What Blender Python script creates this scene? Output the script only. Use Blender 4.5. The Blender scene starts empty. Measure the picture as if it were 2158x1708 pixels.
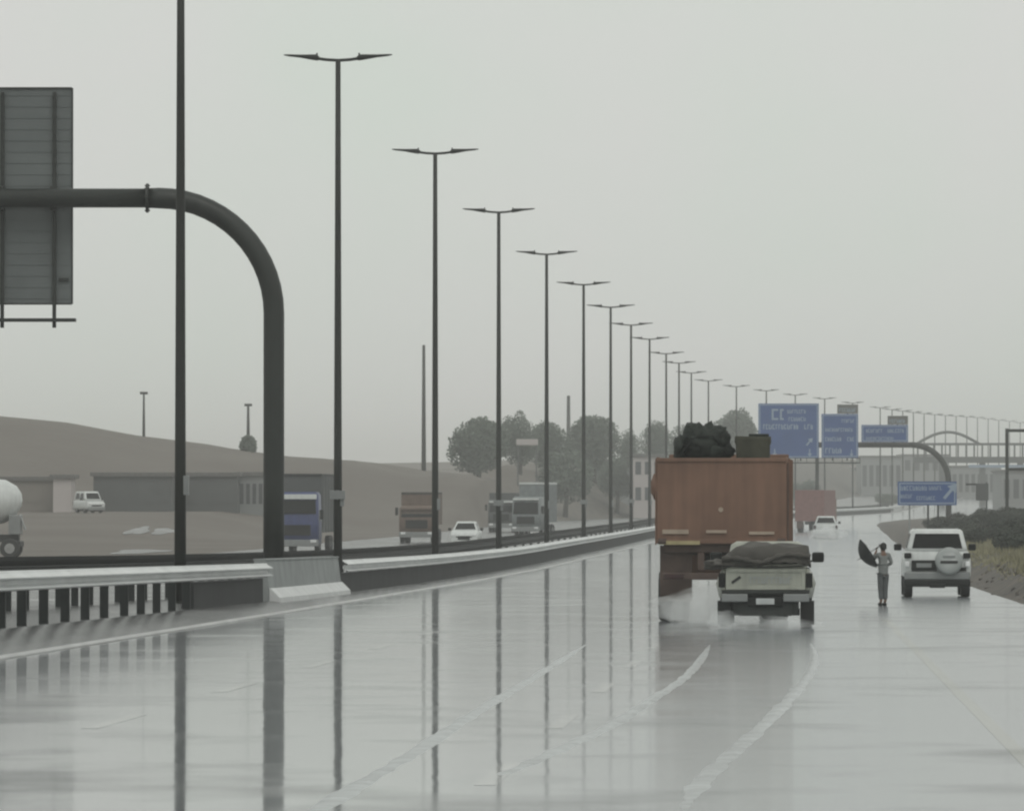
import bpy, bmesh, math, random
from mathutils import Vector, Matrix
random.seed(7)
R = math.radians
sc = bpy.context.scene
C = sc.collection

# ------------------------------------------------------------------ camera
F, CX, HOR, CAMZ = 12000.0, 1079.0, 1048.0, 2.8      # photo measured at 2158 x 1708
cam = bpy.data.cameras.new("camera"); cam_o = bpy.data.objects.new("camera", cam); C.objects.link(cam_o)
cam.sensor_width = 36; cam.lens = F / 2158 * 36
cam.clip_start = 1; cam.clip_end = 20000
cam_o.location = (0, 0, CAMZ)
cam_o.rotation_euler = (R(90) + math.atan((HOR - 854) / F), 0, 0)
sc.camera = cam_o

# ------------------------------------------------------------------ world, sun, exposure
w = bpy.data.worlds.new("World"); sc.world = w; w.use_nodes = True
nt = w.node_tree; N = nt.nodes; Lk = nt.links
bg = N["Background"]
sky = N.new("ShaderNodeTexSky"); sky.sky_type = 'NISHITA'; sky.sun_disc = False
sky.sun_elevation = R(52); sky.sun_rotation = R(200); sky.dust_density = 4; sky.air_density = 1.2
hs = N.new("ShaderNodeHueSaturation"); hs.inputs["Saturation"].default_value = 0.25
Lk.new(sky.outputs[0], hs.inputs["Color"])
tc = N.new("ShaderNodeTexCoord")
nz = N.new("ShaderNodeTexNoise"); nz.inputs["Scale"].default_value = 16.0; nz.inputs["Detail"].default_value = 3
Lk.new(tc.outputs["Generated"], nz.inputs["Vector"])
cr = N.new("ShaderNodeValToRGB")
cr.color_ramp.elements[0].position = 0.3; cr.color_ramp.elements[0].color = (0.655, 0.71, 0.65, 1)
cr.color_ramp.elements[1].position = 0.7; cr.color_ramp.elements[1].color = (0.70, 0.70, 0.68, 1)
Lk.new(nz.outputs["Fac"], cr.inputs["Fac"])
mul = N.new("ShaderNodeVectorMath"); mul.operation = 'SCALE'; mul.inputs["Scale"].default_value = 10.3
Lk.new(cr.outputs["Color"], mul.inputs[0])
mx = N.new("ShaderNodeMix"); mx.data_type = 'RGBA'; mx.inputs[0].default_value = 0.93
Lk.new(hs.outputs["Color"], mx.inputs[6]); Lk.new(mul.outputs[0], mx.inputs[7])
Lk.new(mx.outputs[2], bg.inputs["Color"]); bg.inputs["Strength"].default_value = 0.1

sun = bpy.data.lights.new("sun", 'SUN'); sun.energy = 0.6; sun.angle = R(25); sun.color = (1, 0.97, 0.93)
sun_o = bpy.data.objects.new("sun", sun); C.objects.link(sun_o)
sun_o.rotation_euler = (R(38), 0, R(20))

sc.view_settings.view_transform = 'Standard'
try: sc.view_settings.look = 'None'
except Exception: pass
sc.view_settings.exposure = 0.0; sc.view_settings.gamma = 1
sc.render.engine = 'CYCLES'
sc.cycles.use_denoising = True
sc.cycles.filter_width = 2.3
sc.cycles.volume_bounces = 2; sc.cycles.max_bounces = 7
sc.cycles.diffuse_bounces = 2; sc.cycles.glossy_bounces = 3; sc.cycles.transmission_bounces = 2
sc.cycles.use_adaptive_sampling = True
sc.cycles.sample_clamp_indirect = 4

# ------------------------------------------------------------------ materials
MC = {}
def mat(name, col, rough=0.7, metal=0.0, var=0.18, scale=3.0, bump=0.0, bscale=20.0, spec=0.5, ior=1.45):
    if name in MC: return MC[name]
    m = bpy.data.materials.new(name); m.use_nodes = True
    n = m.node_tree.nodes; l = m.node_tree.links; b = n["Principled BSDF"]
    t = n.new("ShaderNodeTexCoord"); s = n.new("ShaderNodeTexNoise")
    s.inputs["Scale"].default_value = scale; s.inputs["Detail"].default_value = 5
    l.new(t.outputs["Object"], s.inputs["Vector"])
    r = n.new("ShaderNodeValToRGB"); e = r.color_ramp.elements
    e[0].position = .3; e[1].position = .72
    e[0].color = (*[c * (1 - var) for c in col], 1); e[1].color = (*[min(1, c * (1 + var)) for c in col], 1)
    l.new(s.outputs["Fac"], r.inputs["Fac"]); l.new(r.outputs["Color"], b.inputs["Base Color"])
    b.inputs["Roughness"].default_value = rough; b.inputs["Metallic"].default_value = metal
    b.inputs["IOR"].default_value = ior; b.inputs["Specular IOR Level"].default_value = spec
    if bump:
        s2 = n.new("ShaderNodeTexNoise"); s2.inputs["Scale"].default_value = bscale; s2.inputs["Detail"].default_value = 4
        l.new(t.outputs["Object"], s2.inputs["Vector"])
        bp = n.new("ShaderNodeBump"); bp.inputs["Distance"].default_value = bump; bp.inputs["Strength"].default_value = 1
        l.new(s2.outputs["Fac"], bp.inputs["Height"]); l.new(bp.outputs["Normal"], b.inputs["Normal"])
    MC[name] = m
    return m

def water_mat(name, muddy, asphalt, rough_lo=0.074, paint=False, wave=0.0003, churn=0.0):
    """asphalt under a film of rain water: mirror-like at grazing view, gentle ripples, a few half-drained rougher patches"""
    m = bpy.data.materials.new(name); m.use_nodes = True
    n = m.node_tree.nodes; l = m.node_tree.links; b = n["Principled BSDF"]
    t = n.new("ShaderNodeTexCoord")
    mp = n.new("ShaderNodeMapping"); mp.inputs["Scale"].default_value = (0.42, 0.30, 1)
    l.new(t.outputs["Object"], mp.inputs["Vector"])
    s = n.new("ShaderNodeTexNoise"); s.inputs["Scale"].default_value = 1.0; s.inputs["Detail"].default_value = 4
    l.new(mp.outputs[0], s.inputs["Vector"])
    patch = n.new("ShaderNodeValToRGB"); patch.color_ramp.elements[0].position = 0.50; patch.color_ramp.elements[1].position = 0.74
    l.new(s.outputs["Fac"], patch.inputs["Fac"])
    cm = n.new("ShaderNodeMix"); cm.data_type = 'RGBA'
    cm.inputs[6].default_value = (*muddy, 1); cm.inputs[7].default_value = (*asphalt, 1)
    l.new(patch.outputs[0], cm.inputs[0]); l.new(cm.outputs[2], b.inputs["Base Color"])
    rm = n.new("ShaderNodeMapRange"); rm.inputs[3].default_value = rough_lo; rm.inputs[4].default_value = 0.13
    l.new(patch.outputs[0], rm.inputs[0])
    sp = n.new("ShaderNodeSeparateXYZ"); l.new(t.outputs["Object"], sp.inputs[0])
    uy = n.new("ShaderNodeMath"); uy.operation = 'MULTIPLY_ADD'; uy.inputs[1].default_value = -.05; l.new(sp.outputs[1], uy.inputs[0]); l.new(sp.outputs[0], uy.inputs[2])
    wz = n.new("ShaderNodeTexNoise"); wz.inputs["Scale"].default_value = .25; wz.inputs["Detail"].default_value = 2; l.new(t.outputs["Object"], wz.inputs["Vector"])
    wa = n.new("ShaderNodeMath"); wa.operation = 'MULTIPLY_ADD'; wa.inputs[1].default_value = 2.2; l.new(wz.outputs["Fac"], wa.inputs[0]); l.new(uy.outputs[0], wa.inputs[2])
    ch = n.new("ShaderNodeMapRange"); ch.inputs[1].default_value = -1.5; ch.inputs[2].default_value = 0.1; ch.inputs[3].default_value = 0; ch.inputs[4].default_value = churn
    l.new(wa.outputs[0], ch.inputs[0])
    sheen = n.new("ShaderNodeMapRange"); sheen.inputs[1].default_value = 0; sheen.inputs[2].default_value = max(churn, .001); sheen.inputs[3].default_value = 1; sheen.inputs[4].default_value = 1.22 if churn else 1
    l.new(ch.outputs[0], sheen.inputs[0]); am = n.new("ShaderNodeVectorMath"); am.operation = 'SCALE'   # brighter sheen of the churned water painted into its colour
    l.new(cm.outputs[2], am.inputs[0]); l.new(sheen.outputs[0], am.inputs["Scale"]); l.new(am.outputs[0], b.inputs["Base Color"])
    ra = n.new("ShaderNodeMath"); ra.operation = 'ADD'; l.new(rm.outputs[0], ra.inputs[0]); l.new(ch.outputs[0], ra.inputs[1]); l.new(ra.outputs[0], b.inputs["Roughness"])
    b.inputs["IOR"].default_value = 1.33
    b.inputs["Anisotropic"].default_value = 0.88
    tv = n.new("ShaderNodeCombineXYZ"); tv.inputs[0].default_value = .05; tv.inputs[1].default_value = 1
    l.new(tv.outputs[0], b.inputs["Tangent"])
    mp2 = n.new("ShaderNodeMapping"); mp2.inputs["Scale"].default_value = (1.1, 0.55, 1)
    l.new(t.outputs["Object"], mp2.inputs["Vector"])
    s2 = n.new("ShaderNodeTexNoise"); s2.inputs["Scale"].default_value = 1.0; s2.inputs["Detail"].default_value = 3
    s2.inputs["Roughness"].default_value = 0.45
    l.new(mp2.outputs[0], s2.inputs["Vector"])
    # ripples are stronger in gusty areas
    s3 = n.new("ShaderNodeTexNoise"); s3.inputs["Scale"].default_value = 0.22; s3.inputs["Detail"].default_value = 2
    l.new(t.outputs["Object"], s3.inputs["Vector"])
    g = n.new("ShaderNodeMapRange"); g.inputs[1].default_value = 0.42; g.inputs[2].default_value = 0.66
    g.inputs[3].default_value = 0.4; g.inputs[4].default_value = 3.2
    l.new(s3.outputs["Fac"], g.inputs[0])
    mu = n.new("ShaderNodeMath"); mu.operation = 'MULTIPLY'
    l.new(s2.outputs["Fac"], mu.inputs[0]); l.new(g.outputs[0], mu.inputs[1])
    bp = n.new("ShaderNodeBump"); bp.inputs["Distance"].default_value = wave * 4; bp.inputs["Strength"].default_value = 1
    l.new(mu.outputs[0], bp.inputs["Height"]); l.new(bp.outputs["Normal"], b.inputs["Normal"])
    return m

M = dict(
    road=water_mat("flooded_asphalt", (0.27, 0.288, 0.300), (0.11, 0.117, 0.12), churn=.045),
    road2=water_mat("wet_asphalt", (0.15, 0.15, 0.15), (0.09, 0.09, 0.09), 0.24),
    shoulder=water_mat("wet_shoulder", (0.09, 0.09, 0.09), (0.05, 0.05, 0.05), 0.16),
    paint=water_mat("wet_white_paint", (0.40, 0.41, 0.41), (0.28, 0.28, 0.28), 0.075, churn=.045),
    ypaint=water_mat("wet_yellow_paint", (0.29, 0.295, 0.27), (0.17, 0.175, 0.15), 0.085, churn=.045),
    sand=mat("damp_sandy_ground", (0.15, 0.135, 0.12), 0.8, var=0.25, scale=0.05, bump=.05, bscale=.8),
    hill=mat("damp_earth", (0.125, 0.108, 0.096), 0.9, var=0.22, scale=0.07, bump=.3, bscale=.5),
    bank=mat("brown_soil", (0.085, 0.072, 0.062), 0.85, var=0.4, scale=0.9, bump=.08, bscale=3),
    pole=mat("dark_galvanised_steel", (0.014, 0.016, 0.013), 0.6, 0.0, scale=.8),
    gant=mat("gantry_steel", (0.016, 0.020, 0.017), 0.5, 0.0, scale=.8),
    kerb=mat("wet_pale_kerb", (0.40, 0.40, 0.40), 0.35, scale=.6, var=.2),
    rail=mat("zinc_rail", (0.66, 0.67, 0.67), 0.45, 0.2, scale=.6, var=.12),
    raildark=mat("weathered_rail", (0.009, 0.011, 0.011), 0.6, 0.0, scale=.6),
    post=mat("rail_post_steel", (0.016, 0.02, 0.02), 0.6),
    conc=mat("concrete", (0.27, 0.285, 0.285), 0.75, scale=1.2, bump=.005, bscale=30),
    conclight=mat("whitewashed_concrete", (0.62, 0.63, 0.63), 0.6, scale=1.5, var=.12),
    concdark=mat("dark_concrete", (0.028, 0.03, 0.032), 0.7, scale=.7, var=.35),  # near-black tone of the low median wall
    panel=mat("aluminium_sign_back", (0.135, 0.15, 0.15), 0.6, .1, var=.12, scale=.7),
    blue=mat("blue_sign_face", (0.022, 0.072, 0.235), 0.45, var=.1, scale=.6),
    greysign=mat("grey_sign_face", (0.12, 0.12, 0.11), 0.5),
    white=mat("white_lettering", (0.27, 0.34, 0.43), 0.6, var=.05),
    rust=mat("red_brown_truck_paint", (0.19, 0.108, 0.074), 0.6, var=.22, scale=.8, bump=.003, bscale=6),
    rustdark=mat("dark_red_brown_paint", (0.085, 0.058, 0.048), 0.7, var=.3),
    tapew=mat("reflective_tape_pale", (0.36, 0.29, 0.23), 0.5), tapey=mat("reflective_tape_yellow", (0.34, 0.29, 0.16), 0.5),
    tyre=mat("wet_tyre_rubber", (0.014, 0.015, 0.015), 0.5), rim=mat("steel_rim", (0.35, 0.35, 0.35), 0.4, .6),
    dark=mat("black_plastic", (0.008, 0.009, 0.009), 0.55, spec=.3), glass=mat("dark_car_glass", (0.004, 0.005, 0.005), 0.12, var=.05, spec=.22),
    chassis=mat("chassis_steel", (0.022, 0.023, 0.023), 0.65),
    wpaint=mat("white_car_paint", (0.62, 0.64, 0.63), 0.3, var=.05),
    wcover=mat("wheel_cover_grey", (0.33, 0.35, 0.345), 0.35, var=.07),
    silver=mat("silver_bumper", (0.22, 0.23, 0.23), 0.4, var=.1),
    beige=mat("beige_grey_paint", (0.36, 0.37, 0.32), 0.4, var=.12),
    pickdark=mat("pickup_underside", (0.03, 0.034, 0.032), 0.7),
    tarp=mat("grey_brown_tarpaulin", (0.062, 0.057, 0.05), 0.75, var=.3, scale=2, bump=.02, bscale=5),
    green=mat("dark_green_tarpaulin", (0.016, 0.022, 0.017), 0.8, var=.4, scale=2.5, bump=.03, bscale=4),
    olive=mat("olive_canvas", (0.05, 0.05, 0.035), 0.85, var=.35, scale=2.5, bump=.02, bscale=5),
    lampred=mat("dark_tail_lamp", (0.035, 0.012, 0.012), 0.2), lampw=mat("clear_lamp_lens", (0.75, 0.76, 0.76), 0.2),
    bluecab=mat("blue_cab_paint", (0.045, 0.06, 0.16), 0.35), browncab=mat("brown_cab_paint", (0.15, 0.105, 0.082), 0.5),
    greycab=mat("grey_cab_paint", (0.20, 0.22, 0.225), 0.4),
    plate=mat("number_plate_white", (0.5, 0.52, 0.52), 0.5),
    skin=mat("skin", (0.16, 0.09, 0.06), 0.6), hair=mat("black_hair", (0.012, 0.011, 0.01), 0.7),
    shirt=mat("grey_shirt", (0.19, 0.20, 0.195), 0.85), trous=mat("charcoal_trousers", (0.085, 0.092, 0.094), 0.85),
    umb=mat("black_umbrella_cloth", (0.008, 0.01, 0.01), 0.6),
    leaf=mat("dusty_green_leaves", (0.082, 0.105, 0.080), 0.7, var=.2, scale=.35),
    bush=mat("dark_scrub_leaves", (0.040, 0.050, 0.036), 0.75, var=.45, scale=1.2),
    dry=mat("yellow_green_grass", (0.24, 0.225, 0.14), 0.8, var=.35, scale=1.0),
    bark=mat("bark", (0.07, 0.06, 0.05), 0.9),
    wallp=mat("pale_wall", (0.46, 0.42, 0.41), 0.8, var=.1, scale=.1), wallg=mat("grey_wall", (0.24, 0.25, 0.25), 0.8, var=.15, scale=.1),
    wallb=mat("beige_wall", (0.21, 0.19, 0.17), 0.8, var=.12, scale=.2), walld=mat("dark_wall", (0.085, 0.09, 0.09), 0.8, var=.15, scale=.2),
    win=mat("window_dark", (0.05, 0.055, 0.06), 0.3), roofm=mat("roof_sheet", (0.12, 0.115, 0.11), 0.7),
    bridge=mat("bridge_steel", (0.10, 0.105, 0.105), 0.6, .2),
    foam=mat("churned_water", (0.31, 0.33, 0.335), 0.25, var=.25, scale=2.5, bump=.01, bscale=8),
)

def streaks(m, amt=.25, sc=(7, 7, .5)):
    n = m.node_tree.nodes; l = m.node_tree.links; b = n["Principled BSDF"]; src = b.inputs["Base Color"].links[0].from_socket
    t = n.new("ShaderNodeTexCoord"); mp = n.new("ShaderNodeMapping"); mp.inputs["Scale"].default_value = sc; l.new(t.outputs["Object"], mp.inputs["Vector"])
    s = n.new("ShaderNodeTexNoise"); s.inputs["Scale"].default_value = 1; s.inputs["Detail"].default_value = 6; l.new(mp.outputs[0], s.inputs["Vector"])
    r = n.new("ShaderNodeMapRange"); r.inputs[1].default_value = .35; r.inputs[2].default_value = .7; r.inputs[3].default_value = 1; r.inputs[4].default_value = 1 - amt; l.new(s.outputs["Fac"], r.inputs[0])
    v = n.new("ShaderNodeVectorMath"); v.operation = 'SCALE'; l.new(src, v.inputs[0]); l.new(r.outputs[0], v.inputs["Scale"]); l.new(v.outputs[0], b.inputs["Base Color"])
for k in ("rust", "beige", "gant", "wpaint", "bluecab", "browncab", "greycab", "concdark"): streaks(M[k], .12 if k == "wpaint" else .18)
# ------------------------------------------------------------------ tags
def tag(o, label=None, cat=None, group=None, kind=None):
    if label: o["label"] = label
    if cat: o["category"] = cat
    if group: o["group"] = group
    if kind: o["kind"] = kind
    return o
def empty(name, loc=(0, 0, 0), rz=0.0, label=None, cat=None, group=None):
    o = bpy.data.objects.new(name, None); C.objects.link(o); o.location = loc; o.rotation_euler = (0, 0, rz)
    return tag(o, label, cat, group)
def copy_tree(o, parent=None):
    c = o.copy(); C.objects.link(c)
    if parent is not None: c.parent = parent
    for ch in list(o.children): copy_tree(ch, c)
    return c

# ------------------------------------------------------------------ mesh builder
class MB:
    def __init__(s): s.v = []; s.f = []
    def add(s, vs, fs, mtx=None):
        k = len(s.v)
        for p in vs:
            p = Vector(p)
            if mtx is not None: p = mtx @ p
            s.v.append(tuple(p))
        for f in fs: s.f.append(tuple(i + k for i in f))
        return s
    def box(s, c, d, rot=None):
        x, y, z = [a / 2 for a in d]
        vs = [(-x, -y, -z), (x, -y, -z), (x, y, -z), (-x, y, -z), (-x, -y, z), (x, -y, z), (x, y, z), (-x, y, z)]
        m = Matrix.Translation(c)
        if rot is not None: m = m @ rot.to_4x4()
        return s.add(vs, [(0, 3, 2, 1), (4, 5, 6, 7), (0, 1, 5, 4), (1, 2, 6, 5), (2, 3, 7, 6), (3, 0, 4, 7)], m)
    def bb(s, x0, x1, y0, y1, z0, z1):
        return s.box(((x0 + x1) / 2, (y0 + y1) / 2, (z0 + z1) / 2), (x1 - x0, y1 - y0, z1 - z0))
    def loft(s, rings, cap=True, closed=True):
        n = len(rings[0]); k = len(s.v)
        for r in rings: s.v += [tuple(p) for p in r]
        for i in range(len(rings) - 1):
            for j in range(n if closed else n - 1):
                a = k + i * n + j; b = k + i * n + (j + 1) % n
                s.f.append((a, b, b + n, a + n))
        if cap and closed:
            s.f.append(tuple(k + j for j in range(n))[::-1])
            s.f.append(tuple(k + (len(rings) - 1) * n + j for j in range(n)))
        return s
    def tube(s, path, rad, n=14, cap=True):
        P = [Vector(p) for p in path]; rings = []
        up = None
        for i, p in enumerate(P):
            t = (P[min(i + 1, len(P) - 1)] - P[max(i - 1, 0)]).normalized()
            if up is None:
                up = Vector((0, 0, 1)) if abs(t.z) < .9 else Vector((0, 1, 0))
            a = t.cross(up).normalized(); b = a.cross(t).normalized(); up = b
            r = rad[i] if isinstance(rad, (list, tuple)) else rad
            rings.append([p + (a * math.cos(q) + b * math.sin(q)) * r for q in [2 * math.pi * j / n for j in range(n)]])
        return s.loft(rings, cap)
    def cyl(s, c, axis, r, h, n=24, r2=None):
        c = Vector(c); a = Vector(axis).normalized()
        return s.tube([c - a * h / 2, c + a * h / 2], [r, r if r2 is None else r2], n)
    def panel(s, q, th):
        q = [Vector(p) for p in q]
        nn = (q[1] - q[0]).cross(q[3] - q[0]).normalized() * th
        return s.add(q + [p + nn for p in q], [(3, 2, 1, 0), (4, 5, 6, 7), (0, 1, 5, 4), (1, 2, 6, 5), (2, 3, 7, 6), (3, 0, 4, 7)])
    def blob(s, c, r, seed=0, amp=.2, nu=18, nv=12, freq=2.2):
        from mathutils import noise
        rr = []
        for i in range(nv + 1):
            th = math.pi * i / nv; ring = []
            for j in range(nu):
                ph = 2 * math.pi * j / nu
                d = Vector((math.sin(th) * math.cos(ph), math.sin(th) * math.sin(ph), math.cos(th)))
                k = 1 + amp * (noise.noise(d * freq + Vector((seed * 7.1, seed * 3.3, 0))) * 2)
                ring.append((c[0] + d.x * r[0] * k, c[1] + d.y * r[1] * k, c[2] + d.z * r[2] * k))
            rr.append(ring)
        return s.loft(rr, False)
    def build(s, name, m, parent=None, smooth=False, bevel=0.0, seg=2, fix=True):
        me = bpy.data.meshes.new(name); me.from_pydata(s.v, [], s.f); me.validate(); me.update()
        if fix:
            bm = bmesh.new(); bm.from_mesh(me); bmesh.ops.recalc_face_normals(bm, faces=bm.faces); bm.to_mesh(me); bm.free()
        o = bpy.data.objects.new(name, me); C.objects.link(o)
        me.materials.append(m)
        if smooth:
            for p in me.polygons: p.use_smooth = True
        if bevel:
            b = o.modifiers.new("bevel", 'BEVEL'); b.width = bevel; b.segments = seg; b.limit_method = 'ANGLE'; b.angle_limit = R(40)
        if parent is not None: o.parent = parent
        return o

def rrect(cx, cy, hx, hy, r, z, n=4):
    out = []
    for (sx, sy, a0) in ((1, 1, 0), (-1, 1, 90), (-1, -1, 180), (1, -1, 270)):
        for i in range(n + 1):
            a = R(a0 + 90 * i / n)
            out.append((cx + sx * (hx - r) + r * math.cos(a), cy + sy * (hy - r) + r * math.sin(a), z))
    return out

# ------------------------------------------------------------------ the lie of the land
def interp(tab, x):
    if x <= tab[0][0]: return tab[0][1]
    for (a, b), (c, d) in zip(tab, tab[1:]):
        if x <= c:
            t = (x - a) / (c - a)
            return b + (d - b) * t
    return tab[-1][1]
ZT = [(-60, 1.25), (0, .9), (60, .56), (109, .28), (158, 0), (200, -.22), (254, -.40), (340, -.45), (480, -.43), (560, -.33), (700, -.05),
      (900, .35), (1100, 2.2), (1250, 3.8), (1400, 4.8), (1600, 5.2), (5200, 5.5)]
def zr(d):
    return sum(interp(ZT, d + k) for k in (-16, -8, 0, 8, 16)) / 5
POLES = [(380, None), (712, 118), (917, 315), (1051, 440), (1152, 530), (1230, 595), (1287, 643), (1330, 681), (1369, 711), (1404, 742),
         (1431, 762), (1457, 783), (1493, 800), (1552, 812), (1615, 821), (1676, 830), (1738, 838), (1797, 847), (1855, 857)]
HP = 16.7; HM = 16.5
PD = []
for x, t in POLES:
    if t is None: d = 132.0
    else:
        d = 500.0
        for _ in range(40): d = (HP + zr(d) - CAMZ) * F / (HOR - t)
    PD.append((d, (x - CX) / F * d))
for k in range(13):
    d = 935 + 40 * k; x = 1880 + 22.5 * k
    PD.append((d, (x - CX) / F * d))
XT = [(-60, -17.3), (0, -14.3), (60, -11.3)] + PD + [(1600, 152), (5200, 700)]
def xm(d):
    return sum(interp(XT, d + k) for k in (-14, -7, 0, 7, 14)) / 5
def slope(d): return (xm(d + 8) - xm(d - 8)) / 16
def ss(a, b, x):
    t = max(0, min(1, (x - a) / (b - a))); return t * t * (3 - 2 * t)
HILL = [(-300, 850), (-60, 868), (0, 875), (60, 880), (170, 893), (230, 908), (355, 938), (395, 931), (430, 935), (480, 945), (560, 960), (640, 963),
        (700, 967), (760, 962), (820, 966), (900, 967), (960, 966), (1010, 968), (1060, 985), (1090, 1060)]
from mathutils import noise as mnoise
def hill_z(X, d):
    x = CX + X / 620 * F
    if x > 1090: return 0
    y = interp(HILL, x)
    top = 2.8 + (HOR - y) * 620 / F
    n = mnoise.noise(Vector((X * .05, d * .03, 1))) * .5
    return max(0, top - zr(620) - 1.9 + n * .3) * ss(545, 622, d + mnoise.noise(Vector((X * .04, 0, 5))) * 12) * (1 - .6 * ss(640, 860, d))
TILT = [(-60, .55), (0, .5), (60, .42), (91, .32), (119, .23), (147, .15), (196, .10), (254, .08), (340, .10)]
def gz(u, d):
    """paved surface: the median strip stands on a raised apron behind a kerb"""
    t = sum(interp(TILT, d + k) for k in (-16, -8, 0, 8, 16)) / 5
    k = 1 if -2.62 < u < 1.76 else max(0, (2.62 - u) / .86) if 0 < u < 2.62 else 0
    return zr(d) + t * k
def terr(u, d):
    z = gz(u, d); X = xm(d) + u
    if u < -20.5:
        z += 1.9 * ss(-29, -41, u) * ss(380, 500, d)
        px = CX + X / max(d, 40) * F
        z += hill_z(X, d)
        if d > 600: z += 5.6 * ss(-22, -33, u) * ss(600, 690, d) * ss(1030, 1100, px)
    if u > 20:
        fade = 1 - .75 * ss(420, 650, d)
        z += (.75 * ss(20.0, 21.6, u) + 1.0 * ss(22.5, 31, u)) * fade + mnoise.noise(Vector((X * .35, d * .12, 3))) * .22 * ss(20.2, 22, u) * fade
    if u < -21: z += mnoise.noise(Vector((X * .12, d * .05, 9))) * .12 * ss(-21, -25, u)
    return z
def gp(x, y):
    """ground point under a pixel of the photo (2158 wide)"""
    lo, hi = 20., 1500.
    for _ in range(60):
        m = (lo + hi) / 2
        if (CAMZ - gz((x - CX) / F * m - xm(m), m)) * F / m > y - HOR: lo = m
        else: hi = m
    return ((x - CX) / F * lo, lo)
def at(x, d): return (x - CX) / F * d
def zat(y, d): return CAMZ + (HOR - y) / F * d

DS = [-60, -30, 0, 20, 35]
d = 45.
while d < 260: DS.append(d); d += 3
while d < 1000: DS.append(d); d += 8
while d < 5200: DS.append(d); d += 60 if d < 2000 else 400
DS.append(5200)

def ribbon(name, u0, u1, m, dz, d0=-60, d1=5200, nu=1, wob=None):
    mb = MB(); ds = [q for q in DS if d0 <= q <= d1]
    if ds[0] > d0: ds = [d0] + ds
    if ds[-1] < d1: ds.append(d1)
    n = nu + 1
    for q in ds:
        for j in range(n):
            u = u0 + (u1 - u0) * j / nu
            if wob and j in (0, nu): u += wob(q) * (1 if j else -1)
            mb.v.append((xm(q) + u, q, gz(u, q) + dz))
    for i in range(len(ds) - 1):
        for j in range(nu):
            a = i * n + j; mb.f.append((a, a + 1, a + 1 + n, a + n))
    return mb.build(name, m, fix=False)

# ground sheet
US = [-1500, -700, -300, -160, -110, -85, -72, -64, -57, -51, -46, -41, -37, -33, -30, -27, -24, -22, -20.5, -10, -2.64, -2.6, 0, 1.75, 2.64, 10, 20.0, 20.4, 20.9, 21.5, 22.2, 23,
      24, 25.5, 27, 29, 31, 34, 38, 45, 60, 90, 150, 300, 700, 1500]
g = MB()
for q in DS:
    for u in US:
        g.v.append((xm(q) + u, q, terr(u, q)))
n = len(US)
for i in range(len(DS) - 1):
    for j in range(n - 1):
        a = i * n + j; g.f.append((a, a + 1, a + 1 + n, a + n))
# ground takes soil near the right bank, sand elsewhere: one material, mixed by place with a noisy border
gm = bpy.data.materials.new("ground_mix"); gm.use_nodes = True
nn = gm.node_tree.nodes; ll = gm.node_tree.links; b = nn["Principled BSDF"]
t = nn.new("ShaderNodeTexCoord"); sp = nn.new("ShaderNodeSeparateXYZ"); ll.new(t.outputs["Object"], sp.inputs[0])
n1 = nn.new("ShaderNodeTexNoise"); n1.inputs["Scale"].default_value = .06; n1.inputs["Detail"].default_value = 6; ll.new(t.outputs["Object"], n1.inputs["Vector"])
n2 = nn.new("ShaderNodeTexNoise"); n2.inputs["Scale"].default_value = .9; n2.inputs["Detail"].default_value = 6; ll.new(t.outputs["Object"], n2.inputs["Vector"])
ra = nn.new("ShaderNodeValToRGB"); ra.color_ramp.elements[0].position = .35; ra.color_ramp.elements[1].position = .68
ra.color_ramp.elements[0].color = (.098, .080, .066, 1); ra.color_ramp.elements[1].color = (.130, .112, .096, 1); ll.new(n1.outputs["Fac"], ra.inputs[0])
rb = nn.new("ShaderNodeValToRGB"); rb.color_ramp.elements[0].position = .4; rb.color_ramp.elements[1].position = .66
rb.color_ramp.elements[0].color = (.05, .045, .04, 1); rb.color_ramp.elements[1].color = (.12, .10, .08, 1); ll.new(n2.outputs["Fac"], rb.inputs[0])
mk = nn.new("ShaderNodeMapRange"); mk.inputs[1].default_value = 5; mk.inputs[2].default_value = 10; ll.new(sp.outputs[0], mk.inputs[0])
mm = nn.new("ShaderNodeMix"); mm.data_type = 'RGBA'; ll.new(mk.outputs[0], mm.inputs[0]); ll.new(ra.outputs[0], mm.inputs[6]); ll.new(rb.outputs[0], mm.inputs[7])
ll.new(mm.outputs[2], b.inputs["Base Color"]); b.inputs["Roughness"].default_value = .8
bp = nn.new("ShaderNodeBump"); bp.inputs["Distance"].default_value = .12; ll.new(n2.outputs["Fac"], bp.inputs["Height"]); ll.new(bp.outputs[0], b.inputs["Normal"])
go = g.build("ground", gm, smooth=True, fix=False); tag(go, kind="structure")

wob = lambda q: .12 * mnoise.noise(Vector((q * .25, 0, 0))) + .08 * mnoise.noise(Vector((q * 1.1, 0, 7)))
tag(ribbon("road", 2.78, 20.1, M["road"], .02, nu=8, wob=wob), kind="structure")
tag(ribbon("median_apron", 1.75, 2.62, M["shoulder"], .018), kind="structure")
tag(ribbon("opposite_road", -20.4, -2.7, M["road2"], .02, nu=4), kind="structure")
tag(ribbon("median_paving", -2.6, 1.745, M["road2"], .015), kind="structure")
def kerb(u0, u1, name):
    mb = MB(); rings = []; ds = [q for q in DS if 30 <= q <= 1400]
    for q in ds:
        z0 = zr(q) - .05; z1 = zr(q) + .07
        rings.append([(xm(q) + u0, q, z0), (xm(q) + u0, q, z1), (xm(q) + u1 - .03, q, z1), (xm(q) + u1, q, z1 - .03), (xm(q) + u1 + .01, q, z0)])
    return tag(mb.loft(rings).build(name, M["kerb"]), kind="structure")
kerb(2.63, 2.76, "kerb")
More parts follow.
